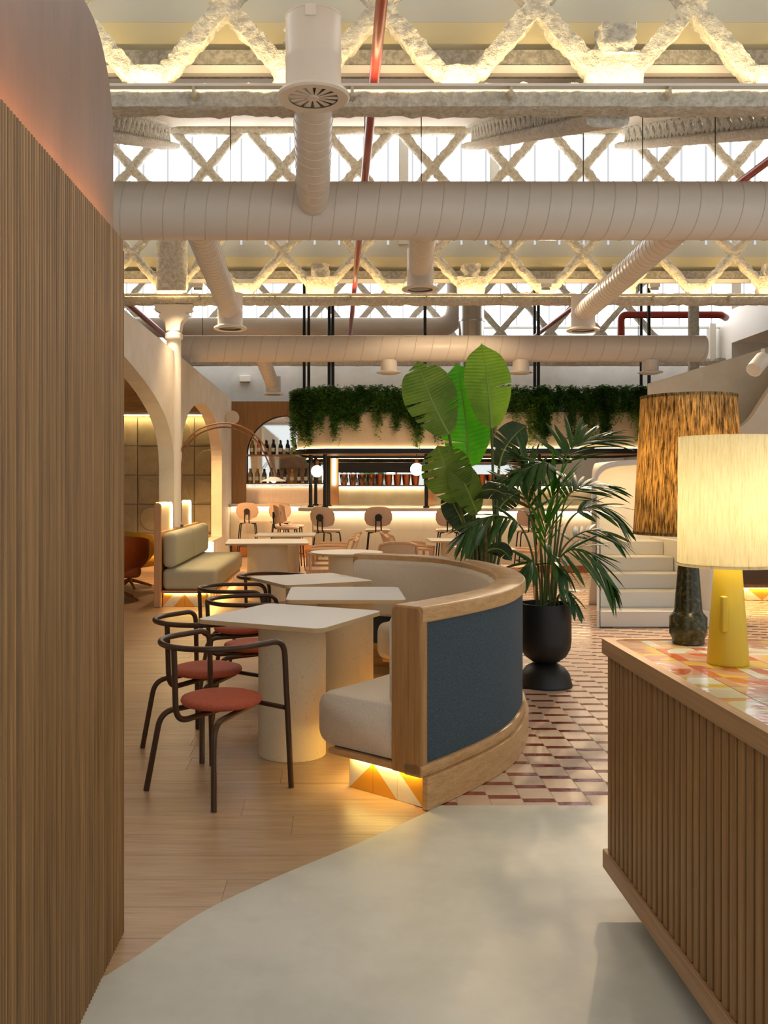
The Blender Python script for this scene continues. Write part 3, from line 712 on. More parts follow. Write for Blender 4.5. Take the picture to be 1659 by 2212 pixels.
# table lamps on the counter
def shade_mesh(r0, r1, z0, z1, n=56): return MB().lathe([(r0-.003, z0), (r0, z0), (r1, z1), (r1-.003, z1), (r0-.003, z0)], n, caps=False)
g = thing('table_lamp', 'tall lamp with brown raw silk shade and dark glazed bottle base', 'lamp', (1.253, 3.29, .94))
MB().lathe([(.001, 0), (.05, 0), (.055, .004), (.055, .02), (.064, .036), (.064, .095), (.05, .112), (.047, .122), (.046, .14), (.031, .33), (.028, .40), (.012, .41), (.012, .46), (.001, .46)], 40, caps=False).build('base', 'glaze', g, angle=50)
MB().tube([(0, 0, .46), (0, 0, .85)], .005, 8).build('stem', 'alu', g)
s_ = shade_mesh(.187, .162, .392, .876).build('shade', 'shade_brown', g)
MB().lathe([(.1885, .388), (.1885, .398), (.185, .398), (.185, .388), (.1885, .388)], 56, caps=False).build('trim_ring', 'shade_brown', s_)
MB().lathe([(.1635, .870), (.1635, .880), (.160, .880), (.160, .870), (.1635, .870)], 56, caps=False).build('trim_ring', 'shade_brown', s_)
light('bulb', 'POINT', (0, 0, .62), 15, '#ffe3b4', .045, g)
g = thing('table_lamp', 'lamp with cream linen drum shade on a matt yellow cone base', 'lamp', (1.235, 2.915, .94))
MB().lathe([(.001, 0), (.060, 0), (.0625, .003), (.0625, .006), (.040, .325), (.036, .33), (.001, .33)], 48, caps=False).build('base', 'yellow', g, angle=50)
MB().rbox((-.036, -.056, .165), (.009, .011, .055), .005, 3).build('handle', 'yellow', g, rot=(-.0, 0, .0))
MB().tube([(0, 0, .33), (0, 0, .70)], .005, 8).build('stem', 'alu', g)
s_ = shade_mesh(.150, .147, .313, .716).build('shade', 'shade_cream', g)
MB().lathe([(.1515, .309), (.1515, .318), (.148, .318), (.148, .309), (.1515, .309)], 56, caps=False).build('trim_ring', 'shade_cream', s_)
light('bulb', 'POINT', (0, 0, .50), 8.0, '#fff0d6', .045, g)

# ================================================================== CURVED BANQUETTE
bq = thing('curved_banquette', 'curved banquette in cream boucle with oak frame and navy denim back', 'banquette', (.42, 4.29, 0))
def sub(a, b): return BP[a:b]
def B(name, sec, m, path=BP, parent=bq, bevel=0, angle=35): return MB().sweep(path, sec, caps=True).build(name, m, parent, True, angle, bevel)
NB = len(BP)
def ext(n0, n1):
    d0 = (Vector(BP[0][0])-Vector(BP[1][0])).normalized(); d1 = (Vector(BP[-1][0])-Vector(BP[-2][0])).normalized()
    return [((BP[0][0][0]+d0.x*n0, BP[0][0][1]+d0.y*n0), BP[0][1])]+BP[1:-1]+[((BP[-1][0][0]+d1.x*n1, BP[-1][0][1]+d1.y*n1), BP[-1][1])]
def rs(t0, t1, z0, z1, r, n=5): return rrect(t0, t1, z0, z1, r, n)
B('skirt', [(0, 0), (.03, 0), (.03, .15), (0, .15)], 'oak', bevel=.003)
B('bottom_rail', rs(.02, .12, .151, .205, .006, 2), 'oak', ext(.02, .02))
B('denim_back', [(.036, .206), (.12, .206), (.12, .862), (.036, .862)], 'navy', BP[1:-1])
B('top_rail', rs(.018, .195, .863, .94, .014, 4), 'oak', ext(.012, .012))
# base board, plinth core
B('base_board', rs(.05, .60, .157, .188, .01, 2), 'oak', ext(.015, .015)[:-4])
B('plinth_core', [(.032, 0), (.49, 0), (.49, .13), (.032, .13)], 'grout', BP[1:-5])
B('light_strip', [(.515, .150), (.535, .150), (.535, .156), (.515, .156)], 'led_amber', BP[1:-5])
# end panels: rounded oak uprights
def frame_at(i, back):
    p, nrm = BP[i]; t = (nrm[1], -nrm[0]); return Vector((p[0], p[1], 0)), Vector((nrm[0], nrm[1], 0)), Vector((t[0], t[1], 0))
for i, sg in ((0, 1), (NB-1, -1)):
    p, nv, tv = frame_at(i, sg)
    sec = rrect(.022, .197, .152, .938, .03, 5, (1, 1, 0, 0)); mb = MB(); nn = len(sec)
    vs_ = [p+nv*a+Vector((0, 0, b))-tv*sg*.02 for a, b in sec]+[p+nv*a+Vector((0, 0, b))+tv*sg*.034 for a, b in sec]
    mb.add(vs_, [(k, (k+1) % nn, nn+(k+1) % nn, nn+k) for k in range(nn)]+[tuple(range(nn))[::-1], tuple(range(nn, 2*nn))])
    mb.build('end_panel', 'oak_v', bq, True, bevel=.008)
    # end of plinth
    # triangle tiles on the plinth end
def tri_tile(w_, h_, kind):     # tile in x (width) z (height), facing -y; two glaze colours split on the diagonal
    d = .008; m_ = MB()
    c = {'a': ((0, 0), (w_, 0), (w_, h_), (0, h_)), 'b': ((0, 0), (w_, 0), (w_, h_), (0, h_))}
    P0, P1, P2, P3 = (0, 0), (w_, 0), (w_, h_), (0, h_)
    tris = {'/lo': ((P0, P1, P2, 1), (P0, P2, P3, 0)), '\\lo': ((P0, P1, P3, 1), (P1, P2, P3, 0)), '\\hi': ((P0, P1, P3, 0), (P1, P2, P3, 1)), '/hi': ((P0, P1, P2, 0), (P0, P2, P3, 1))}[kind]
    for a, b, c_, mi in tris: m_.prism([a, b, c_], -d, 0, 'y', mi=mi)
    return m_
KIND = ('/lo', '\\lo', '\\hi', '/hi')
TILE = {}
def put_tile(parent, kind, w_, h_, p, ang):
    key = (kind, round(w_, 4), round(h_, 4))
    if key not in TILE: TILE[key] = tri_tile(w_-.002, h_, kind).build('plinth_tile', ['tile_white', 'tile_yellow'], parent, loc=p-parent.location, rot=(0, 0, ang)); return TILE[key]
    return inst(TILE[key], parent, p-parent.location, (0, 0, ang))
p, nv, tv = frame_at(0, 1)
ends = [.49, .345, .195, .05, .0]
for k in range(3):
    a = p+nv*(.495-.150*k); 
    put_tile(bq, KIND[k], .15, .145, a+tv*.034, math.atan2(-nv.y, -nv.x))
a = p+nv*.045; put_tile(bq, '/hi', .045, .145, a+tv*.034, math.atan2(-nv.y, -nv.x))
MB().add([p+nv*.032+tv*.05, p+nv*.49+tv*.05, p+nv*.49+tv*.2, p+nv*.032+tv*.2]+[q+Vector((0, 0, .145)) for q in (p+nv*.032+tv*.05, p+nv*.49+tv*.05, p+nv*.49+tv*.2, p+nv*.032+tv*.2)], [(0, 1, 5, 4), (1, 2, 6, 5), (2, 3, 7, 6), (3, 0, 4, 7), (4, 5, 6, 7), (0, 3, 2, 1)]).build('plinth_end', 'grout', bq, True)
MB().add([p+nv*.06+tv*.006+Vector((0, 0, .150)), p+nv*.47+tv*.006+Vector((0, 0, .150)), p+nv*.47+tv*.018+Vector((0, 0, .150)), p+nv*.06+tv*.018+Vector((0, 0, .150))]+[q+Vector((0, 0, .005)) for q in (p+nv*.06+tv*.006+Vector((0, 0, .150)), p+nv*.47+tv*.006+Vector((0, 0, .150)), p+nv*.47+tv*.018+Vector((0, 0, .150)), p+nv*.06+tv*.018+Vector((0, 0, .150)))], [(0, 1, 5, 4), (1, 2, 6, 5), (2, 3, 7, 6), (3, 0, 4, 7), (4, 5, 6, 7), (0, 3, 2, 1)]).build('light_strip', 'led_amber', bq, True)
# tiles on the inner plinth face
ip = [Vector((q[0]+nn[0]*.502, q[1]+nn[1]*.502, 0)) for q, nn in BP]
acc = 0; kk = 0; cur = ip[1]
for i in range(1, NB-5):
    while (ip[i]-cur).length > .15 and kk < 60:
        d = (ip[i]-cur).normalized(); put_tile(bq, KIND[kk % 4], .15, .145, cur+Vector((d.x*.15, d.y*.15, 0)), math.atan2(-d.y, -d.x)); cur = cur+d*.15; kk += 1
# cushions
def sec_cushion(t0, t1, z0, z1, r): return rrect(t0, t1, z0, z1, r, 6)
def cushion(name, i0, i1, sec, m='boucle', parent=bq, inset=.03):      # swept cushion with rounded ends
    pth = BP[i0:i1+1]; L = len(pth); ct_ = sum(a for a, b in sec)/len(sec); cz_ = sum(b for a, b in sec)/len(sec); mb = MB()
    vs_, fs = [], []; nn = len(sec)
    p0, p1 = Vector(pth[0][0]), Vector(pth[-1][0])
    rings = []
    e = [(0, .86), (.012, .94), (.035, .985)]
    seq = []
    d0 = (Vector(pth[1][0])-p0).normalized(); d1 = (Vector(pth[-2][0])-p1).normalized()
    for off, sc_ in e: seq.append((p0+d0*off, pth[0][1], sc_))
    for q, nn_ in pth[1:-1]: seq.append((Vector(q), nn_, 1.0))
    for off, sc_ in e[::-1]: seq.append((p1+d1*off, pth[-1][1], sc_))
    for q, nr, sc_ in seq:
        sh = (1-sc_)*.12
        for t, z in sec:
            tt = t+(ct_-t)*(1-sc_)*.35; zz = z+(cz_-z)*(1-sc_)*.6
            vs_.append((q[0]+nr[0]*tt, q[1]+nr[1]*tt, zz))
    R_ = len(seq)
    for i in range(R_-1):
        for k in range(nn): fs.append((i*nn+k, i*nn+(k+1) % nn, (i+1)*nn+(k+1) % nn, (i+1)*nn+k))
    fs.append(tuple(range(nn))[::-1]); fs.append(tuple((R_-1)*nn+k for k in range(nn)))
    return mb.add(vs_, fs).build(name, m, parent, True, 70)
q1, q2 = NB//3, 2*NB//3
for a, b in ((0, q1), (q1, q2), (q2, NB-1)):
    cushion('seat_cushion', a, min(b, NB-5), sec_cushion(.14, .69, .19, .462, .075))
    cushion('back_cushion', a, b, rrect(.122, .225, .44, .90, .035, 5))

# ================================================================== TABLES
def table(label, x, y, rz, half=.36, zt=.776, rleg=.19, round_=False, group='cream pedestal tables', name='pedestal_table', rc=.05):
    g = thing(name, label, 'table', (x, y, 0), rz, group)
    poly = [(half*math.cos(2*PI*k/48), half*math.sin(2*PI*k/48)) for k in range(48)] if round_ else rrect(-half, half, -half, half, rc, 6)
    mb = MB(); mb.prism(poly, zt-.025, zt, 'z', mi=1, mi_cap=0); mb.build('tabletop', ['table_top', 'table_edge'], g, bevel=.002)
    MB().lathe([(rleg, 0), (rleg, zt-.045), (rleg*.8, zt-.0255)], 40).build('pedestal', 'table_leg', g)
    return g
table('rotated square white table nearest the camera beside the brown chairs', -.245, 5.21, math.radians(-27), .385)
table('square white table just behind the nearest one', .065, 6.27, 0, .385)
table('diamond-turned white table, third along the curved banquette', -.2, 7.25, math.radians(27), .37)
table('large square white table beside the sage bench', -.9, 12.2, math.radians(4), .53, rleg=.265)
table('white table partly hidden behind the large square one', -.75, 14.0, 0, .45, rleg=.2)
table('round white table beyond the curved banquette', .12, 10.2, 0, .40, round_=True, rleg=.2)
table('small white table left of the tall plant stems', 1.62, 12.6, 0, .36)
table('small white table behind the tall plant stems', 1.75, 10.9, 0, .33)

# ================================================================== BROWN TUBULAR CHAIRS
def brown_chair(label, x, y, head, first=[None]):
    rz = head-PI/2
    if first[0]: return dup(first[0], (x, y, 0), rz, label)
    g = thing('tube_armchair', label, 'chair', (x, y, 0), rz, 'brown tubular armchairs at the banquette tables')
    R_ = .0145
    arc = [(.262*math.cos(a), -.02+.262*math.sin(a), .735) for a in [-PI*k/24 for k in range(25)]]
    left = fillet([(.285, .235, 0), (.268, .20, .735), (.262, -.02, .735)], .075, 8)
    right = fillet([(-.262, -.02, .735), (-.268, .20, .735), (-.285, .235, 0)], .075, 8)
    MB().tube(left[:-1]+[Vector(p) for p in arc]+right[1:], R_, 14).build('arm_rail', 'brown_metal', g)
    for s_ in (-1, 1):
        MB().tube(fillet([(s_*.24, -.25, 0), (s_*.19, -.20, .385), (s_*.09, .17, .40)], .075, 8), R_, 12).build('leg', 'brown_metal', g)
    MB().tube(fillet([(0, -.282, .735), (0, -.268, .375), (0, .2, .395)], .08, 8), R_, 12).build('back_upright', 'brown_metal', g)
    MB().tube([(-.270, .205, .40), (.270, .205, .40)], .012, 12).build('crossbar', 'brown_metal', g)
    MB().lathe([(.001, .412), (.17, .412), (.195, .42), (.203, .434), (.198, .448), (.17, .457), (.10, .460), (.001, .460)], 48, c=(0, .03, 0), caps=False).build('seat', 'terracotta', g, angle=70)
    first[0] = g; return g
D = math.radians
brown_chair('brown tubular chair with terracotta seat nearest the camera', -.59, 4.61, D(51))
brown_chair('brown tubular chair second from the camera, behind the nearest one', -.765, 5.36, D(53))
brown_chair('brown tubular chair third along, tucked behind the nearest table', -.575, 6.2, D(8))
brown_chair('brown tubular chair fourth along with its curved rail left of the second table', -.74, 6.95, D(2))
brown_chair('brown tubular chair farthest along at the third table', -.55, 7.85, D(-35))

# ================================================================== SAGE BENCH
bn = thing('sage_bench', 'sage linen bench with pale wood end board and glowing cane panels', 'bench', (-1.85, 11.5, 0))
def wbox(name, m, c, h, r, parent, fn=None): return MB().rbox(c, h, r, 4, fn=fn).build(name, m, parent, True, 70)
prof = rrect(-2.245, -2.16, 0, 1.29, .0425, 8, (1, 1, 0, 0))
MB().prism(prof, 11.44, 11.50, 'y').build('end_board', 'lightwood', bn, True, bevel=.006)
MB().box(-2.24, -2.17, 11.5, 14.75, .1, .93).build('back_board', 'lightwood', bn, True)
wbox('seat_cushion', 'sage', (-1.815, 13.05, .335), (.345, 1.54, .135), .07, bn)
wbox('back_cushion', 'sage', (-2.075, 12.27, .70), (.085, .755, .225), .08, bn)
wbox('back_cushion', 'sage', (-2.075, 13.81, .70), (.085, .755, .225), .08, bn)
MB().box(-2.16, -1.5, 11.5, 14.55, .165, .20).build('base_board', 'lightwood', bn, True)
MB().box(-2.15, -1.60, 11.53, 14.5, 0, .164).build('plinth_core', 'grout', bn, True)
MB().box(-2.13, -1.62, 11.512, 11.524, .158, .163).build('light_strip', 'led_amber', bn, True)
MB().box(-1.588, -1.572, 11.53, 14.5, .158, .163).build('light_strip', 'led_amber', bn, True)
for k in range(4): put_tile(bn, KIND[(k+3) % 4], .135, .155, Vector((-2.15+.135*k, 11.528, 0)), 0)
for k in range(20): put_tile(bn, KIND[(k+3) % 4], .148, .155, Vector((-1.598, 11.53+.148*k, 0)), PI/2)
for y0, y1 in ((11.52, 12.35), (13.1, 13.95)):
    pl = thing('x', None, None); bpy.data.objects.remove(pl)
    pan = MB().prism(rrect(y0, y1, .93, 1.285, .07, 6, (1, 0, 0, 0)), -2.235, -2.20, 'x').build('cane_panel', 'weave', bn, True)
    pth = [(-2.185, y0, 1.278), (-2.185, y1-.07, 1.278), (-2.185, y1-.02, 1.258), (-2.185, y1-.004, 1.21), (-2.185, y1-.004, .94)]
    MB().tube(pth, .011, 8).build('light_strip', 'led', pan, True) if False else None
    o = MB().tube(pth, .012, 8); L = bn.location; o.v = [(a-L[0], b-L[1], c-L[2]) for a, b, c in o.v]; o.build('light_strip', 'led', pan)
    o = MB().prism(rrect(y0-.0, y1+.012, .93, 1.297, .08, 6, (1, 0, 0, 0)), -2.245, -2.236, 'x'); o.v = [(a-L[0], b-L[1], c-L[2]) for a, b, c in o.v]; o.build('panel_frame', 'lightwood', pan)
# lounge armchairs seen under the first arch
def lounge(label, x, y, rz, m):
    g = thing('lounge_armchair', label, 'armchair', (x, y, 0), rz)
    vs_, fs = [], []; nu, nv_ = 24, 12
    for layer, off in ((0, 0), (1, .055)):
        for i in range(nu+1):
            a = PI*(1.0*i/nu)+PI; u = i/nu
            for j in range(nv_+1):
                t = j/nv_; hgt = .34+(.64+.1*math.sin(PI*u)-.34)*t + (.12*t if abs(u-.5) < .5 else 0)
                r_ = (.24+.18*math.sin(PI/2*min(1, t*1.25)))-off; vs_.append((r_*1.0*math.cos(a), .02+r_*math.sin(a)*(1.0+.12*t), hgt+(.05 if layer else 0)*(1-t)))
    W = nv_+1; K = (nu+1)*W
    for i in range(nu):
        for j in range(nv_):
            q = (i*W+j, (i+1)*W+j, (i+1)*W+j+1, i*W+j+1); fs.append(q); fs.append(tuple(K+k for k in q[::-1]))
        fs.append((i*W+nv_, (i+1)*W+nv_, K+(i+1)*W+nv_, K+i*W+nv_)); fs.append((i*W, K+i*W, K+(i+1)*W, (i+1)*W))
    for i in (0, nu):
        for j in range(nv_): fs.append((i*W+j, i*W+j+1, K+i*W+j+1, K+i*W+j))
    MB().add(vs_, fs).build('shell', m, g, angle=60)
    MB().rbox((0, .06, .38), (.29, .30, .08), .07, 4).build('seat_cushion', m, g, angle=70)
    MB().lathe([(.03, .1), (.03, .31)], 16).build('swivel_post', 'black', g)
    for k in range(4):
        a = PI/4+k*PI/2; MB().tube([(0, 0, .12), (.2*math.cos(a), .2*math.sin(a), .06), (.33*math.cos(a), .33*math.sin(a), .016)], [.026, .022, .016], 8).build('foot', 'walnut', g)
    return g
lounge('orange leather lounge armchair beside the end of the sage bench', -2.88, 12.2, D(20), 'orange_leather')
lounge('mustard leather lounge armchair behind the orange one', -3.05, 13.7, D(-20), 'mustard')
g = thing('floor_lantern', 'small glowing white lantern behind the sage bench', 'lantern', (-2.1, 15.4, 0))
MB().lathe([(.07, 0), (.07, .40)], 20).build('stand', 'white', g); MB().rbox((0, 0, .485), (.065, .065, .085), .015, 3).build('diffuser', 'led_soft', g)
# arc lamp
g = thing('arc_lamp', 'brown double tube arc lamp with glass dish shade over the bench', 'lamp', (-2.1, 13.0, .93))
YL = 13.0
for d_, dx in ((0, 0), (.055, .055)):
    pa = [P(382, 1128, YL)+Vector((dx, d_*.3, 0)), P(383, 1050, YL)+Vector((dx, d_*.3, 0)), P(384, 1000, YL)+Vector((dx, d_*.3, -dx*.2)), P(400, 955, YL)+Vector((dx*.8, d_*.3, -dx*.6)), P(435, 925, YL)+Vector((dx*.3, d_*.3, -dx)), P(487, 914, YL)+Vector((0, d_*.3, -dx)), P(535, 928, YL)+Vector((0, d_*.3, -dx)), P(570, 962, YL)+Vector((-dx*.8, d_*.3, -dx*.5)), P(592, 1010, YL)+Vector((-dx, d_*.3, 0)), P(597, 1030, YL)+Vector((-dx, d_*.3, 0))]
    MB().tube(catmull(pa, 6), .011, 10).build('arc_tube', 'walnut', g, True)
q = P(591, 1036, YL)
MB().lathe([(.001, .04), (.05, .035), (.175, -.02), (.178, -.026), (.05, .025), (.001, .03)], 32, c=q, caps=False).build('shade', 'ceramic', g, True)
MB().lathe([(.001, -.05), (.035, -.03), (.04, 0), (.02, .025)], 16, c=q).build('bulb_glass', 'globe', g, True)
MB().box(-2.26, -2.14, 12.97, 13.04, .925, .96).build('mount', 'brown_metal', g, True)

# ================================================================== BAR
LW = Vector((0, 0, 0))
isl = thing('bar_island', 'long bar island clad in pale timber with pale stone counter', 'bar', (2.4, 17.2, 0))
def rr_path(x0, x1, y0, y1, r, n=8):
    pts = rrect(x0, x1, y0, y1, r, n); out = []
    for i in range(len(pts)):
        a, b = Vector(pts[i-1]), Vector(pts[(i+1) % len(pts)]); d = (b-a).normalized(); out.append((pts[i], (-d.y, d.x)))
    return out
MB().prism(rrect(-.66, 5.7, 15.75, 18.6, .55, 10), 1.065, 1.12, 'z').build('counter_slab', 'stone', isl, True, bevel=.006)
MB().prism(rrect(-.40, 5.5, 16.05, 18.4, .4, 8), .12, 1.06, 'z').build('body', 'bar_white', isl, True)
MB().prism(rrect(-.36, 5.46, 16.10, 18.36, .36, 8), 0, .12, 'z').build('plinth', 'orangebase', isl, True)
MB().sweep(rr_path(-.43, 5.53, 16.02, 18.43, .42), [(0, 1.045), (-.02, 1.045), (-.02, 1.058), (0, 1.058)], closed=True).build('light_strip', 'led_bar', isl, True)
# canopy
cn = thing('bar_canopy', 'suspended bar canopy of woven cane with black steel frame', 'canopy', (2.4, 17.2, 2.05))
cp = rr_path(-.72, 5.75, 15.95, 18.6, .75)
MB().sweep(cp, [(0, 2.06), (.06, 2.06), (.06, 2.15), (0, 2.15)], closed=True).build('bottom_ring', 'black', cn, True)
MB().sweep(cp, [(.03, 2.151), (.06, 2.151), (.06, 2.775), (.03, 2.775)], closed=True).build('woven_band', 'weave', cn, True)
MB().sweep(cp, [(0, 2.776), (.26, 2.776), (.26, 2.95), (.22, 2.95), (.22, 2.82), (.03, 2.82), (.03, 2.95), (0, 2.95)], closed=True).build('planter_trough', 'black', cn, True)
MB().sweep(cp, [(.004, 2.152), (.022, 2.152), (.022, 2.158), (.004, 2.158)], closed=True).build('light_strip', 'led_soft', cn, True)
MB().prism(rrect(-.65, 5.68, 16.02, 18.53, .7, 8), 2.10, 2.13, 'z').build('soffit', 'panelwood', cn, True)
for px_, Yp in ((657, 18.3), (667, 18.3), (711, 16.6), (719, 16.6), (918, 16.3), (1155, 18.3), (1163, 16.3), (1385, 18.2), (1402, 16.3)):
    x = (px_-CX)*Yp/F; MB().tube([(x, Yp, 2.13), (x, Yp, 4.41+(Yp-13.25)/6.5*2.15-.01)], .03, 8).build('hanger_rod', 'black', cn, True)
for px_, Yp in ((671, 16.6), (682, 18.0), (702, 16.2), (710, 17.6), (921, 16.15), (1165, 16.15)):
    x = (px_-CX)*Yp/F; pst = MB().tube([(x, Yp, 1.121), (x, Yp, 2.06)], .034, 10).build('post', 'black', cn, True)
    o = MB().lathe([(.055, 1.121), (.055, 1.15), (.034, 1.155)], 12, c=(x-2.4, Yp-17.2, -2.05)); o.build('foot_plate', 'black', pst)
# trailing foliage
rv = random.Random(3)
def foliage(name, m, count, dens, zr, seed, lo, hi):
    rv = random.Random(seed); vs_, fs = [], []
    L = len(cp); cum = [0]
    for i in range(L): cum.append(cum[-1]+(Vector(cp[(i+1) % L][0])-Vector(cp[i][0])).length)
    def at(s):
        s = s % cum[-1]
        for i in range(L):
            if cum[i] <= s <= cum[i+1]:
                t = (s-cum[i])/max(1e-6, cum[i+1]-cum[i]); a, b = Vector(cp[i][0]), Vector(cp[(i+1) % L][0]); nn = cp[i][1]; return a+(b-a)*t, nn
    cl = []
    for q in range(64):
        s0 = rv.random()*cum[-1]; L0 = rv.uniform(.45, 1.0)
        cl += [(s0+rv.gauss(0, .035), L0*rv.uniform(.7, 1.05)) for _ in range(16 if seed == 1 else 7)]
    for c in range(count+len(cl)):
        s = rv.random()*cum[-1] if c < count else cl[c-count][0]; p, nn = at(s)
        if p.y > 17.4 and rv.random() < .75: continue
        ln = lo+(hi-lo)*(max(0, noise.noise(Vector((s*1.7, seed*5.0, 0))))**1.0*1.4+rv.random()*.35)
        ln = min(ln, .42) if c < count else cl[c-count][1]*.92
        top = zr+rv.uniform(-.1, .16); off = rv.uniform(-.05, .12)
        x0, y0 = p.x+nn[0]*off, p.y+nn[1]*off; outn = Vector((-nn[0], -nn[1]))
        steps = int(ln/.035)+3
        for k in range(steps):
            t = k/steps; z = top+.05*math.sin(t*3)-ln*t*1.0; dr = (.06+off*.9)*min(1, t*4)
            cx, cy = x0+outn.x*dr+rv.uniform(-.02, .02), y0+outn.y*dr+rv.uniform(-.02, .02)
            for q in range(dens):
                a = rv.uniform(0, 2*PI); el = rv.uniform(-.9, .5); l = rv.uniform(.04, .085); w_ = .011
                d = Vector((math.cos(a)*math.cos(el), math.sin(a)*math.cos(el), math.sin(el)))*l; sd = d.cross(Vector((rv.uniform(-1, 1), rv.uniform(-1, 1), 1))).normalized()*w_
                b0 = Vector((cx, cy, z)); n0 = len(vs_)
                vs_ += [b0-sd*.4, b0+d*.55-sd, b0+d, b0+d*.55+sd]; fs.append((n0, n0+1, n0+2, n0+3))
    o = MB().add(vs_, fs); me = bpy.data.meshes.new(name); me.from_pydata([tuple(v) for v in o.v], [], o.f); me.materials.append(M[m]); ob = bpy.data.objects.new(name, me); COL.objects.link(ob); return ob
tag(foliage('trailing_foliage', 'vine', 3600, 3, 3.08, 1, .16, .62), 'dense dark trailing fern spilling over the canopy planter', 'foliage', None, 'stuff')
tag(foliage('trailing_foliage', 'vine_pale', 420, 3, 3.0, 2, .2, .9), 'paler green trailing fern strands hanging below the planter', 'foliage', None, 'stuff')
# globe pendants and tube light
for px_, py_, Yp, rr_, lb in ((685, 1018, 16.4, .105, 'leftmost glowing globe pendant under the bar canopy'), (900, 1014, 16.4, .112, 'glowing globe pendant under the canopy beside the banana leaves'), (1139, 1010, 16.4, .112, 'glowing globe pendant under the canopy behind the palm')):
    q = P(px_, py_, Yp); g = thing('globe_pendant', lb, 'pendant light', q, 0, 'globe pendants under the bar canopy')
    MB().lathe([(max(.001, rr_*math.sin(PI*k/14)), -rr_*math.cos(PI*k/14)) for k in range(15)], 24, caps=False).build('globe', 'globe', g, angle=80)
    MB().tube([(0, 0, rr_), (0, 0, rr_+.08)], .03, 12).build('socket', 'copper', g); MB().tube([(0, 0, rr_+.08), (0, 0, 2.10-q.z)], .006, 6).build('cord', 'black', g)
# back bar wall
YB = 20.0
bb = thing('back_bar', 'oak back bar with arched mirror, bottle shelves and tiled splashback', 'bar shelving', (-1, 20.2, 0))
arch = [(-1.07+.86*math.cos(a), 2.17+.86*math.sin(a)) for a in [PI*k/24 for k in range(25)]]
fr = [(-2.249, 1.125), (-2.249, 3.33), (-.125, 3.33), (-.125, 1.125), (-.21, 1.125)]+arch[0:1]+arch[1:]+[(-1.93, 1.125)]
MB().prism(fr, YB, YB+.1, 'y').build('arched_frame', 'panelwood', bb, True)
MB().box(-2.0, -.15, YB+.22, YB+.24, 1.5, 3.2).build('mirror', 'mirror', bb, True)
MB().box(-1.94, -.2, YB+.02, YB+.219, 1.1, 1.50).build('splashback', 'flute', bb, True)
for z in (1.535, 2.155): MB().box(-1.94, -.2, YB-.02, YB+.21, z, z+.03).build('shelf', 'panelwood', bb, True)
MB().box(-1.92, -.22, YB+.0, YB+.015, 1.522, 1.533).build('light_strip', 'led_bar', bb, True)
MB().box(-2.24, -.45, 19.4, 20.0, 1.065, 1.12).build('counter_slab', 'stone', bb, True)
MB().box(-2.24, -.5, 19.68, 20.0, .24, 1.064).build('counter_body', 'bar_white', bb, True)
MB().box(-2.2, -.5, 19.70, 20.0, 0, .24).build('counter_plinth', 'orangebase', bb, True)
MB().box(-2.2, -.5, 19.64, 19.66, 1.05, 1.062).build('light_strip', 'led_bar', bb, True)
b2 = thing('service_wall', 'back bar service wall of mirrors between oak pillars', 'bar shelving', (2.5, 20.2, 0))
for x0 in (-.12, 1.95, 4.1): MB().box(x0, x0+.18, YB, YB+.3, 0, 3.3).build('pillar', 'lightwood', b2, True)
for x0, x1 in ((.065, 1.945), (2.135, 4.09), (4.29, 6.3)):
    MB().box(x0, x1, YB+.24, YB+.26, 1.5, 2.6).build('mirror', 'mirror', b2, True)
    MB().box(x0, x1, YB+.02, YB+.239, 1.49, 1.52).build('shelf', 'panelwood', b2, True)
    MB().box(x0, x1, YB+.12, YB+.239, .9, 1.488).build('splashback', 'relief', b2, True)
    MB().box(x0+.02, x1-.02, YB+.08, YB+.095, 1.478, 1.488).build('light_strip', 'led_bar', b2, True)
    MB().box(x0, x1, YB+.0, YB+.239, 2.6, 3.3).build('header', 'panelwood', b2, True)
MB().box(.065, 1.75, YB-.1, YB+.15, 1.80, 2.0).build('glass_rack', 'black', b2, True)
tag(MB().box(-.06, .0, 19.95, 19.999, 1.52, 2.15).build('tube_light', 'globe', bevel=.01), 'vertical glowing tube light at the corner of the bar', 'light')
for k in range(8):
    tag(MB().lathe([(.03, 0), (.028, -.004), (.004, -.012), (.004, -.09), (.034, -.13), (.038, -.17), (.032, -.22), (.029, -.22), (.034, -.17), (.03, -.135), (.001, -.1)], 14, caps=False).build('wine_glass', 'glassware', loc=(.14+.1*k, YB-.02, 1.798)), ORD[k]+' upside down wine glass from the left on the dark bar rack', 'wine glass', 'wine glasses on the bar rack')
# bottles
def bottle(label, loc, m, h, group, first={}):
    if m in first:
        o = dup(first[m], loc, None, label, group); o.scale = (1, 1, h/.32); return o
    g = thing('wine_bottle', label, 'bottle', loc, 0, group)
    MB().lathe([(.001, 0), (.038, 0), (.04, .006), (.04, .19), (.034, .22), (.016, .25), (.0145, .31), (.016, .312), (.016, .32), (.001, .32)], 18, caps=False).build('glass', m, g)
    MB().lathe([(.0405, .06), (.0405, .14)], 18, caps=False).build('paper_label', 'paper', g)
    MB().lathe([(.0168, .27), (.0168, .3215), (.001, .322)], 12, caps=False).build('capsule', 'black' if m != 'glass_amber' else 'mustard', g)
    first[m] = g; g.scale = (1, 1, h/.32); return g
rb = random.Random(8)
for i, m_ in enumerate(['glass_amber', 'glass_rose']+['glass_dark']*8):
    bottle({'glass_amber': 'amber bottle at the left end of the upper bar shelf', 'glass_rose': 'rose bottle second on the upper bar shelf', 'glass_dark': ORD[i]+' bottle from the left on the upper bar shelf, dark with pale label'}[m_], (-1.82+.155*i, YB+.08, 2.186), m_, rb.uniform(.31, .335), 'bottles on the upper bar shelf')
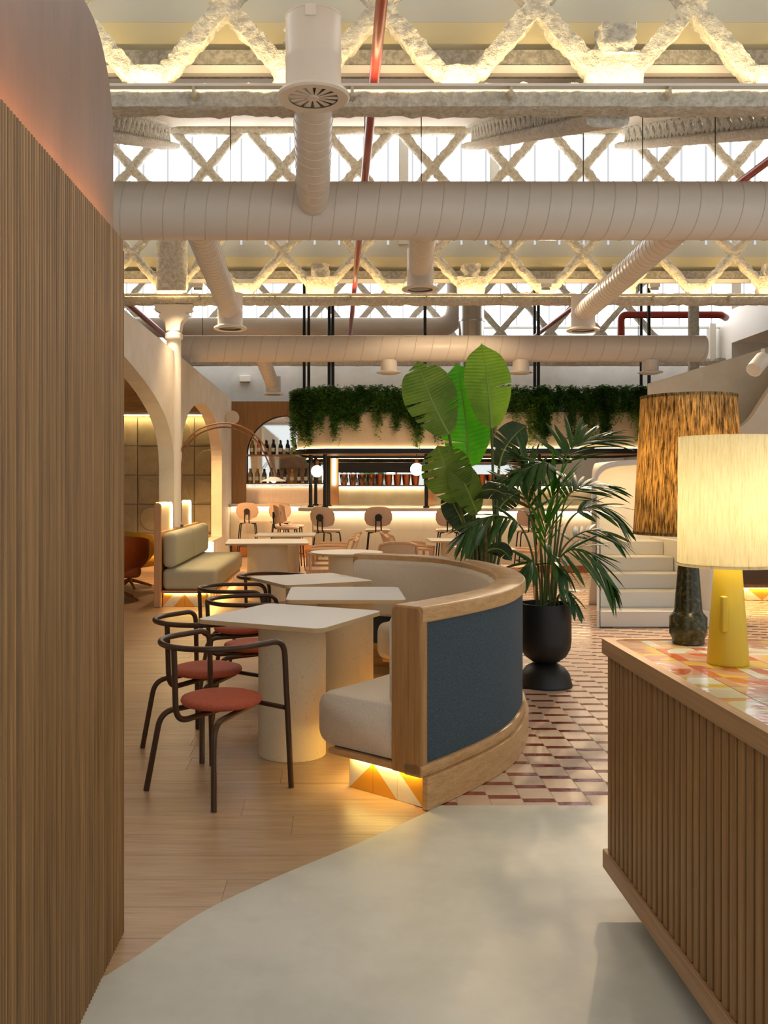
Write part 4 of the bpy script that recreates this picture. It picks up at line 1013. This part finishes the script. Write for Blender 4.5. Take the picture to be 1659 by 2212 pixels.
for i, m_ in enumerate(['glass_amber', 'glass_amber']+['glass_green', 'glass_green', 'glass_green', 'glass_dark', 'glass_amber', 'glass_green', 'glass_dark', 'glass_green', 'glass_amber']):
    bottle({'glass_amber': 'golden wine bottle, '+ORD[i]+' from the left on the lower bar shelf', 'glass_green': 'green wine bottle, '+ORD[i]+' from the left on the lower bar shelf', 'glass_dark': 'dark wine bottle, '+ORD[i]+' from the left on the lower bar shelf'}[m_], (-1.86+.152*i, YB+.08, 1.566), m_, rb.uniform(.30, .335), 'bottles on the lower bar shelf')
for i in range(9):
    tag(MB().lathe([(.001, 0), (.06, 0), (.085, .2), (.088, .235), (.08, .235), (.055, .02), (.001, .02)], 20, caps=False).build('copper_cup', 'copper', loc=(.18+.195*i, YB+.12, 1.521)), ORD[i]+' tapered copper cup from the left on the mirrored bar shelf', 'cup', 'copper cups on the bar shelf')
for i in range(10):
    tag(MB().lathe([(.001, 0), (.06, 0), (.085, .2), (.088, .235), (.08, .235), (.055, .02), (.001, .02)], 16, caps=False).build('copper_cup', 'copper', loc=(2.24+.19*i, YB+.12, 1.521)), ORD[i]+' copper cup from the left on the bar shelf behind the palm', 'cup', 'copper cups behind the palm')

# bar stools
def stool(label, x, y, rz, first=[None]):
    if first[0]: return dup(first[0], (x, y, 0), rz, label)
    g = thing('bar_stool', label, 'bar stool', (x, y, 0), rz, 'blush bar stools along the counters')
    MB().rbox((0, 0, .765), (.21, .2, .022), .02, 4, fn=lambda v: (v[0]*(1-.35*abs(v[1]/.2)**3), v[1], v[2])).build('seat', 'pinkleather', g, angle=70)
    mb = MB().rbox((0, -.20, 1.0), (.23, .016, .165), .0155, 4)
    vv = []
    for x_, y_, z_ in mb.v:
        u, v = x_/.23, (z_-1.0)/.165; k = 1.0; mx = max(abs(u), abs(v)); ln = (abs(u)**3+abs(v)**3)**(1/3) if mx > 0 else 1
        f_ = mx/ln if ln > 0 else 1; vv.append((x_*f_, y_-.06*(1-(x_/.23)**2)*1.0+.05-.12*(z_-1.0), 1.0+(z_-1.0)*f_))
    mb.v = vv; mb.build('backrest', 'pinkleather', g, angle=70)
    MB().lathe([(.001, 0), (.058, 0), (.06, .004), (.06, .03), (.001, .03)], 24, caps=False).build('back_boss', 'black', g, loc=(0, -.225, .985), rot=(PI/2, 0, 0))
    for s_ in (-1, 1):
        MB().tube(fillet([(s_*.042, -.24, .985), (s_*.045, -.225, .75), (s_*.045, .0, .738)], .05, 5), .011, 8).build('back_rod', 'black', g)
        MB().tube(fillet([(s_*.08, .14, .738), (s_*.15, .155, .735), (s_*.215, .2, 0)], .05, 5), .0115, 8).build('leg', 'black', g)
        MB().tube(fillet([(s_*.08, -.12, .738), (s_*.15, -.135, .735), (s_*.215, -.2, 0)], .05, 5), .0115, 8).build('leg', 'black', g)
    ft = [(.193, .185, .26), (-.193, .185, .26), (-.193, -.185, .26), (.193, -.185, .26), (.193, .185, .26)]
    MB().tube(ft, .009, 8).build('footrest', 'black', g)
    first[0] = g; return g
stool('blush bar stool at the back counter beside the arcade wall', -1.81, 19.1, D(0))
stool('blush bar stool second from the arcade wall at the back counter', -1.14, 19.1, D(0))
stool('blush bar stool turned sideways at the rounded end of the island, nearer one', -.86, 16.35, D(-80))
stool('blush bar stool turned sideways at the rounded end of the island, farther one', -.80, 17.1, D(-80))
stool('blush bar stool turned at an angle near the left corner of the island', -.14, 15.25, D(-30))
stool('blush bar stool facing the island left of the curved banquette top', .70, 15.35, D(0))
stool('blush bar stool facing the island beside the banana plant', 1.87, 15.35, D(0))
stool('blush bar stool facing the island behind the palm', 3.2, 15.35, D(0))

# tan cane armchairs
def cane_chair(label, x, y, rz, first=[None]):
    if first[0]: return dup(first[0], (x, y, 0), rz, label)
    g = thing('cane_armchair', label, 'chair', (x, y, 0), rz, 'tan cane armchairs')
    MB().prism(rrect(-.25, .25, -.23, .25, .08, 6), .425, .455, 'z').build('seat', 'weave', g)
    MB().sweep(rr_path(-.265, .265, -.245, .265, .09, 6), [(0, .415), (.03, .415), (.03, .46), (0, .46)], closed=True).build('seat_frame', 'tan', g)
    for s_ in (-1, 1):
        MB().tube([(s_*.23, .22, 0), (s_*.235, .225, .655)], [.014, .019], 8).build('leg', 'tan', g)
        MB().tube(catmull([(s_*.21, -.26, 0), (s_*.22, -.23, .42), (s_*.235, -.27, .62), (s_*.215, -.33, .80)], 4), .018, 8).build('leg', 'tan', g)
        MB().tube(catmull([(s_*.235, .25, .655), (s_*.262, .1, .667), (s_*.262, -.1, .667), (s_*.235, -.28, .655)], 4), .021, 8).build('armrest', 'tan', g)
    MB().tube(catmull([(-.215, -.33, .80), (-.12, -.385, .825), (0, -.40, .83), (.12, -.385, .825), (.215, -.33, .80)], 5), .021, 8).build('top_rail', 'tan', g)
    vs_ = []; fs = []
    for i in range(9):
        u = -1+2*i/8
        for z_, yy, xx in ((.50, -.235-.05*(1-u*u), .205), (.65, -.28-.06*(1-u*u), .21), (.81, -.33-.065*(1-u*u), .2)):
            vs_ += [(u*xx, yy, z_), (u*xx, yy-.012, z_)]
    for i in range(8):
        for j in range(2):
            a = i*6+j*2; b = (i+1)*6+j*2; fs += [(a, b, b+2, a+2), (a+1, a+3, b+3, b+1)]
        fs += [(i*6, i*6+1, i*6+7, i*6+6), (i*6+4, i*6+10, i*6+11, i*6+5)]
    MB().add(vs_, fs).build('cane_back', 'weave', g)
    first[0] = g; return g
cane_chair('tan cane armchair nearest, right of the large square table', -.12, 11.8, D(96))
cane_chair('tan cane armchair second of the row right of the large square table', -.08, 12.55, D(92))
cane_chair('tan cane armchair third of the row, farthest right of the large table', -.04, 13.3, D(90))
cane_chair('tan cane armchair with its back to the camera behind the banquette', .72, 11.3, D(4))
cane_chair('tan cane armchair turned right beyond the banquette, farther one', 1.05, 13.4, D(-95))
cane_chair('tan cane armchair turned right beyond the banquette, nearer one', 1.08, 12.55, D(-100))
cane_chair('tan cane armchair behind the tall plant stems', 2.35, 12.1, D(80))

# ================================================================== WHITE STEPPED SEAT
st = thing('stepped_seat', 'white stepped seat with rounded hood and hidden light, right of the palm', 'stepped seat', (3.4, 10.0, 0))
x0, x1 = 2.80, 3.98
for k in range(5):
    ya = 9.85+.35*k; xs = 2.815*ya/9.85
    MB().prism([(xs, ya), (x1+.0, ya), (x1, 11.75), (2.815*11.75/9.85, 11.75)], .166*k, .166*(k+1)-.0005, 'z').build('step', 'white', st, True, bevel=.006)
yA, yB = 11.05, 11.78
ol = [P(1279, 1240, yA), P(1279, 1055, yA), P(1283, 1030, yA), P(1293, 1012, yA), P(1310, 1001, yA), P(1340, 995, yA), P(1400, 992, yA), P(1480, 992, yA), P(1530, 1000, yA)]
pth = catmull([(p.x, p.z, 0) for p in ol], 5)
def ring(name, m, ya, yb, d0, d1, par=st, sl=slice(None)):
    vs_, fs = [], []
    for p in pth[sl]:
        nx = (Vector((3.45, 1.1, 0))-Vector((p.x, p.y, 0))).normalized()
        k = max(0, (3.3-p.x))*.80
        for yy_, dd in ((ya, d0), (yb, d0), (yb, d1), (ya, d1)): vs_.append((p.x+nx.x*dd+k*(yy_-yA)/.7, yy_, p.y+nx.y*dd))
    L_ = len(vs_)//4
    for i in range(L_-1):
        for k in range(4): fs.append((i*4+k, i*4+(k+1) % 4, (i+1)*4+(k+1) % 4, (i+1)*4+k))
    fs += [(0, 1, 2, 3), tuple((L_-1)*4+k for k in range(4))]
    return MB().add(vs_, fs).build(name, m, par, True)
ring('hood', 'white', yA, yB, 0, .03); ring('hood_lip', 'white', yA-.005, yA+.03, 0.0, .065)
ring('light_strip', 'led', yA+.045, yA+.085, .034, .045, st, slice(7, None))
poly = [(p.x+max(0, 3.3-p.x)*.8, p.y) for p in pth]+[(pth[-1].x, .0), (pth[0].x+.15, .0)]
MB().prism(poly, yB-.05, yB, 'y').build('back_panel', 'white', st, True)
yz = [(9.84, 0), (9.84, .17), (11.05, 1.45), (11.75, 1.45), (11.75, 0)]
vs_ = [(2.778*y_/9.85, y_, z_) for y_, z_ in yz]+[(2.778*y_/9.85+.03, y_, z_) for y_, z_ in yz]
MB().add(vs_, [(0, 1, 2, 3, 4), (9, 8, 7, 6, 5)]+[(k, (k+1) % 5, 5+(k+1) % 5, 5+k) for k in range(5)]).build('side_panel', 'white', st, True)
MB().prism([(3.985, 9.86), (4.06, 9.86), (4.06, 11.75), (3.985, 11.75)], 0, .86, 'z').build('side_panel', 'white', st, True)

# brown bench at right with triangle tiles
rbn = thing('brown_bench', 'dark brown bench on a triangle tiled plinth behind the yellow lamp', 'bench', (6.2, 12.4, 0))
MB().rbox((6.4, 12.4, .36), (1.45, .36, .16), .05, 4).build('seat_cushion', 'brown_fabric', rbn, True, 70)
MB().rbox((6.4, 12.85, .62), (1.45, .10, .30), .06, 4).build('back_cushion', 'brown_fabric', rbn, True, 70)
MB().box(4.95, 7.85, 12.1, 12.9, .17, .20).build('base_board', 'panelwood', rbn, True)
MB().box(5.0, 7.8, 12.17, 12.85, 0, .168).build('plinth_core', 'grout', rbn, True)
MB().box(5.02, 7.78, 12.125, 12.14, .16, .167).build('light_strip', 'led_amber', rbn, True)
MB().box(4.88, 4.95, 12.08, 13.0, 0, .9).build('end_board', 'lightwood', rbn, True, bevel=.01)
for k in range(14): put_tile(rbn, KIND[k % 4], .2, .158, Vector((5.0+.2*k, 12.168, 0)), 0)

# spotlights
def spot(label, loc, aim, r, L, m, energy, col, nm='spotlight'):
    g = thing(nm, label, 'spotlight', loc); d = (Vector(aim)-Vector(loc)).normalized()
    MB().tube([Vector((0, 0, 0)), d*L], r, 20).build('can', m, g)
    MB().tube([d*(L-.004), d*(L+.001)], r*.8, 16).build('lens', 'globe' if energy else 'plaster', g)
    MB().tube([Vector((0, 0, 0)), Vector((0, 0, .12))], r*.25, 8).build('bracket', m, g)
    if energy: light('spot_beam', 'SPOT', d*(L+.02), energy, col, .05, g, (d.to_track_quat('-Z', 'Y').to_euler()), D(75))
    return g
for (px_, py_, Yp, lb) in ((290, 880, 12.9, 'black track spotlight under the woven ceiling, nearer one'), (316, 897, 15.6, 'black track spotlight under the woven ceiling, farther one')):
    q = P(px_, py_, Yp); spot(lb, (q.x, q.y, 2.93), (q.x+.75, q.y+2.2, .4), .045, .16, 'black', 520, '#ffc680')
q = P(1648, 775, 11.0); spot('white cylinder spotlight hanging at the right edge', q, P(1618, 812, 10.8), .09, .26, 'white', 0, WARM)
for px_, py_, Yp, xx, lb in ((487, 902, 18.9, 0, 'round cream wall speaker beside the second arch'),):
    q = P(px_, py_, Yp); g = thing('wall_speaker', lb, 'speaker', (-2.25, q.y, q.z))
    MB().tube([(.0, 0, 0), (.14, -.02, 0)], .012, 8).build('arm', 'white', g); MB().tube([(.14, .05, 0), (.14, -.05, 0)], .14, 28).build('drum', 'plaster', g, bevel=.01)

# ================================================================== PLANTS
def pot(name_label, x, y):
    g = thing('potted_plant', name_label, 'plant', (x, y, 0))
    MB().lathe([(.001, 0), (.2, 0), (.203, .008), (.198, .02), (.18, .09), (.14, .14), (.09, .168), (.07, .172), (.001, .172)], 48, caps=False).build('pot_foot', 'pot', g, angle=50)
    MB().lathe([(.001, .172), (.07, .172), (.1, .182), (.155, .222), (.185, .28), (.193, .34), (.193, .62), (.183, .62), (.183, .57), (.001, .57)], 48, caps=False).build('pot', 'pot', g, angle=50)
    MB().lathe([(.001, .572), (.18, .571), (.18, .565), (.001, .565)], 24, caps=False).build('soil', 'soil', g)
    return g
def bez(a, b, c, t): return a*(1-t)**2+b*2*t*(1-t)+c*t*t
def banana(g, base_, mid, tip, width, face, m, seed, petiole=None, fold=.25, slit=.5):
    rv = random.Random(seed); a, b, c = Vector(base_), Vector(mid), Vector(tip); face = Vector(face).normalized()
    n_ = 96; vs_, fs = [], []; lobes = sorted(rv.sample(range(14, n_-6), 5 if slit > .2 else 1))
    for sg in (-1, 1):
        start = 0; cuts = [0]+[q for q in lobes if rv.random() < slit]+[n_]
        for s0_, s1_ in zip(cuts, cuts[1:]):
            off = len(vs_); dr = rv.uniform(-.06, .06)
            for i in range(s0_, s1_+1):
                t = i/n_; p = bez(a, b, c, t); d = (bez(a, b, c, min(1, t+.02))-bez(a, b, c, max(0, t-.02))).normalized()
                sd = d.cross(face).normalized(); up = sd.cross(d).normalized()
                wd = width*.5*max(.02, (math.sin(PI*min(1, t*.93+.05))**.55))*(1 if t < .8 else max(.05, (1-((t-.8)/.2)**2.2)))
                loc_ = (i-s0_)/max(1, s1_-s0_); g2 = -.09*max(0, 1-(s1_-i)/3) if s1_ != n_ else 0
                for k in range(6):
                    u = k/5; fwd = .28*u*wd
                    vs_.append(p+sd*(sg*wd*u*(1+(g2*.3 if u > .9 else 0)))+d*(fwd*(1-t*.9)+g2*u*u*wd*1.6)+up*(fold*wd*(u**1.3)-.35*wd*u*u*fold*2+dr*u*u*wd+.0045*math.sin(i*PI*.5+u*1.5)*min(1, u*4)))
            R_ = s1_-s0_
            for i in range(R_):
                for k in range(5):
                    q = (off+i*6+k, off+(i+1)*6+k, off+(i+1)*6+k+1, off+i*6+k+1); fs.append(q if sg > 0 else q[::-1])
    lf = MB().add(vs_, fs).build('leaf', m, g, True, 80)
    rb_ = MB().tube([bez(a, b, c, t/12) for t in range(13)], [.011*(1-t/14) for t in range(13)], 6); L = g.location; rb_.v = [(x-L[0], y-L[1], z-L[2]) for x, y, z in rb_.v]; rb_.build('midrib', 'rib', lf)
    if petiole: MB().tube(catmull(petiole+[a], 6), .012, 8).build('leaf_stalk', 'stem', g, True)
bp = pot('tall bird of paradise plant with broad paddle leaves behind the banquette', 1.27, 8.15)
YP = 8.1; bx = P(1040, 1210, YP)
def S(px_, py_, dy=0): return P(px_, py_, YP+dy)
def root(dx, dy=0): return Vector((1.27+dx, 8.15+dy, .57))
banana(bp, S(970, 938, -.1), S(925, 860, -.15), S(902, 780, -.05), .46, (-.1, -1, .25), 'leaf_mid', 1, [root(-.08), S(1010, 1190), S(985, 1030, -.05)], .2, .8)
banana(bp, S(1012, 1010, .12), S(1010, 890, .17), S(985, 785, .25), .52, (-.3, -1, .1), 'leaf_vivid', 2, [root(-.04, .05), S(1030, 1200), S(1018, 1100, .1)], .3, .15)
banana(bp, S(1062, 925, -.05), S(1056, 830, -.1), S(1040, 742, 0), .42, (.15, -1, .2), 'leaf_bright', 3, [root(.04), S(1066, 1180), S(1065, 1040)], .2, .3)
banana(bp, S(1078, 1008, .1), S(1085, 955, .05), S(1138, 918, .1), .30, (.5, -1, .5), 'leaf_dark', 4, [root(.06, .04), S(1072, 1190), S(1072, 1090)], .55, .7)
banana(bp, S(990, 1085, -.3), S(965, 1020, -.35), S(945, 962, -.3), .42, (-.2, -1, .2), 'leaf_mid', 5, [root(-.06, -.08), S(1015, 1210), S(1005, 1140, -.2)], .15, .9)
banana(bp, S(1030, 1110, -.3), S(1010, 1055, -.4), S(975, 985, -.25), .30, (.3, -1, .3), 'leaf_mid', 6, None, .2, .5)
banana(bp, S(1022, 1075, -.2), S(1060, 1040, -.4), S(1098, 1075, -.45), .30, (.1, -.8, .8), 'leaf_dark', 7, [root(.0, -.06), S(1040, 1200), S(1026, 1120, -.1)], .3, .6)
banana(bp, S(1075, 1105, .1), S(1090, 1075, .1), S(1125, 1062, .1), .2, (.4, -1, .4), 'leaf_dark', 8, [root(.1), S(1080, 1190)], .5, .5)
banana(bp, S(1010, 1150, -.1), S(985, 1100, -.2), S(965, 1060, -.2), .24, (-.3, -1, .4), 'leaf_dark', 9, [root(-.1), S(1022, 1210)], .3, .5)
banana(bp, S(1055, 1190, -.2), S(1085, 1175, -.3), S(1105, 1212, -.3), .16, (.3, -1, .6), 'leaf_dark', 10, [root(.05, -.1)], .4, .5)
for i, (dx, dy) in enumerate(((-.09, 0), (-.04, .05), (.03, -.03), (.07, .03), (.0, .08))):
    MB().tube([root(dx, dy), root(dx*1.15, dy)+Vector((0, 0, .35)), root(dx*1.3, dy)+Vector((0, 0, .65))], [.032, .026, .016], 8).build('trunk', 'bark', bp, True)
kp = pot('kentia palm in a matt black footed pot beside the banquette', 1.58, 6.98)
lf0 = None
def leaflet_mesh():
    vs_, fs = [], []; n_ = 7
    for i in range(n_+1):
        t = i/n_; w_ = .5*math.sin(PI*min(1, .12+t*.88))**.7*(1 if t < .97 else .1); dz = -.16*t*t
        vs_ += [(t, -w_, dz-.0), (t, 0, dz+.25*w_*.16), (t, w_, dz)]
    for i in range(n_):
        for k in range(2): a = i*3+k; fs.append((a, a+1, a+4, a+3))
    return MB().add(vs_, fs)
LEAFLET = {}
def frond(g, pts, length, m, pairs, droop, seed, face=(0, -.4, 1), t0=.35, ang=55):
    rv = random.Random(seed); cur = catmull(pts, 8); L = len(cur)
    st_ = MB().tube(cur, [.010*(1-.75*i/(L-1)) for i in range(L)], 6).build('frond', 'stem', g, True)
    for j in range(pairs):
        t = t0+(1-t0)*(j/(pairs-1)) if pairs > 1 else t0
        f_ = t*(L-1); i = min(L-2, int(f_)); p = cur[i].lerp(cur[i+1], f_-i); d = (cur[i+1]-cur[i]).normalized()
        sd = d.cross(Vector(face)).normalized(); up = sd.cross(d).normalized()
        for sg in (-1, 1):
            a = math.radians(ang-ang*.65*((t-t0)/(1-t0))+rv.uniform(-8, 8)); dr = d*math.cos(a)+sd*sg*math.sin(a)+Vector((0, 0, -droop*rv.uniform(.6, 1.3)))+up*.12
            dr.normalize(); ln = length*1.18*(.65+.5*math.sin(PI*min(1, .15+.8*(t-t0)/(1-t0))))*rv.uniform(.85, 1.1)
            z_ = Vector((0, 0, 1)); ys = z_.cross(dr); ys = ys.normalized() if ys.length > .1 else sd; nz = dr.cross(ys)
            R_ = Matrix((dr, ys, nz)).transposed().to_4x4(); mm = Matrix.Translation(p-g.location) @ R_ @ Matrix.Rotation(rv.uniform(-.5, .5), 4, 'X') @ Matrix.Diagonal((ln, .041*rv.uniform(.8, 1.2), ln*1.0, 1))
            if m not in LEAFLET:
                o = leaflet_mesh().build('leaflet', m, st_, angle=80); LEAFLET[m] = o
            else: o = LEAFLET[m].copy(); COL.objects.link(o); o.parent = st_
            o.matrix_local = mm
YK = 6.98
def K(px_, py_, dy=0): return P(px_, py_, YK+dy)
def kr(dx, dy=0): return Vector((1.58+dx, 6.98+dy, .57))
frond(kp, [kr(.03), K(1200, 1160), K(1208, 1040), K(1235, 968, .05), K(1300, 945, .1)], .30, 'palm', 16, .10, 1, t0=.62)
frond(kp, [kr(.0, .03), K(1192, 1150, .1), K(1205, 1050, .1), K(1180, 1000, .0), K(1120, 1020, -.1)], .24, 'palm', 14, .35, 2, t0=.6)
frond(kp, [kr(-.05), K(1150, 1200), K(1118, 1130, -.05), K(1060, 1115, -.1), K(1005, 1150, -.15)], .27, 'palm', 15, .45, 3, t0=.5)
frond(kp, [kr(.05), K(1205, 1170, .1), K(1222, 1080, .1), K(1262, 1050, .15), K(1315, 1050, .2)], .24, 'palm', 13, .2, 4, t0=.5)
frond(kp, [kr(.06, -.02), K(1215, 1160, -.1), K(1250, 1105, -.15), K(1300, 1095, -.2), K(1335, 1120, -.2)], .24, 'palm', 13, .3, 5, t0=.5)
frond(kp, [kr(.04, .05), K(1205, 1210), K(1240, 1160, .05), K(1290, 1145, .1), K(1335, 1165, .1)], .22, 'palm', 10, .3, 6, t0=.45)
frond(kp, [kr(.05, -.06), K(1195, 1240, -.2), K(1225, 1190, -.3), K(1275, 1195, -.35), K(1320, 1250, -.35)], .32, 'palm', 13, .75, 7, t0=.4, ang=45)
frond(kp, [kr(-.02, -.05), K(1178, 1230, -.1), K(1177, 1170, -.1), K(1180, 1130, -.1)], .26, 'palm_bright', 6, -.15, 8, t0=.55, ang=35)
frond(kp, [kr(.0, -.03), K(1186, 1180), K(1190, 1100), K(1196, 1060)], .28, 'palm_bright', 6, -.1, 9, t0=.7, ang=35)
frond(kp, [kr(.1, -.05), K(1205, 1290, -.1), K(1225, 1275, -.15), K(1245, 1305, -.2)], .16, 'palm', 6, .6, 10, t0=.3)
frond(kp, [kr(-.06, .02), K(1158, 1200), K(1148, 1120), K(1135, 1075), K(1105, 1050)], .26, 'palm', 9, .2, 11, t0=.55)
frond(kp, [kr(-.05, -.08), K(1165, 1250, -.2), K(1150, 1215, -.25), K(1135, 1225, -.3)], .2, 'palm', 6, .7, 12, t0=.5)
frond(kp, [kr(.02, -.08), K(1185, 1235, -.25), K(1195, 1200, -.3), K(1215, 1225, -.35)], .24, 'palm', 7, .8, 13, t0=.45)
frond(kp, [kr(-.0, .08), K(1165, 1130, .15), K(1150, 1050, .2), K(1130, 1000, .2)], .26, 'palm', 9, .1, 14, t0=.6)

# ================================================================== DOWNLIGHTS AND FLOODLIGHTS
for i, x in enumerate((.1, .9, 1.7, 2.6, 3.5, 4.4)):
    g = thing('downlight', ORD[i]+' recessed downlight from the left under the bar canopy', 'downlight', (x, 16.75, 2.098), 0, 'downlights in the bar canopy')
    MB().lathe([(.05, -.006), (.062, -.006), (.062, 0), (.05, 0), (.05, -.006)], 20, caps=False).build('trim_ring', 'black', g)
    MB().lathe([(.001, -.003), (.049, -.003), (.049, 0), (.001, 0)], 20, caps=False).build('lens', 'globe', g)
    light('beam', 'SPOT', (0, 0, -.02), 60, '#ffdca8', .05, g, (0, 0, 0), D(120))
for (x, Yt, aim, en, lb) in ((-2.32, 12.78, (-1.4, 11.5, 0), 170, 'small white floodlight on the middle truss above the cast column'), (-1.9, 12.78, (-.9, 12.0, .5), 150, 'small white floodlight on the middle truss right of the column'), (1.92, 13.125, (1.6, 16.2, 2.0), 90, 'small white floodlight at the centre of the middle truss'), (2.9, 12.78, (1.2, 9.0, .5), 210, 'small white floodlight on the middle truss above the palm'), (4.4, 12.78, (3.6, 10.9, .9), 480, 'small white floodlight on the middle truss at right')):
    g = thing('floodlight', lb, 'floodlight', (x, Yt, 4.235), 0, 'floodlights on the middle truss')
    MB().rbox((0, 0, .035), (.075, .035, .03), .008, 3).build('housing', 'white', g); MB().box(-.06, .06, -.005, .012, -.03, .008).build('bracket', 'alu', g)
    d = (Vector(aim)-Vector((x, Yt+(.1 if aim[1] > Yt else -.1), 4.2))).normalized(); light('beam', 'SPOT', (0, .10 if aim[1] > Yt else -.10, -.06), en, '#ffdcae', .06, g, d.to_track_quat('-Z', 'Y').to_euler(), D(95))
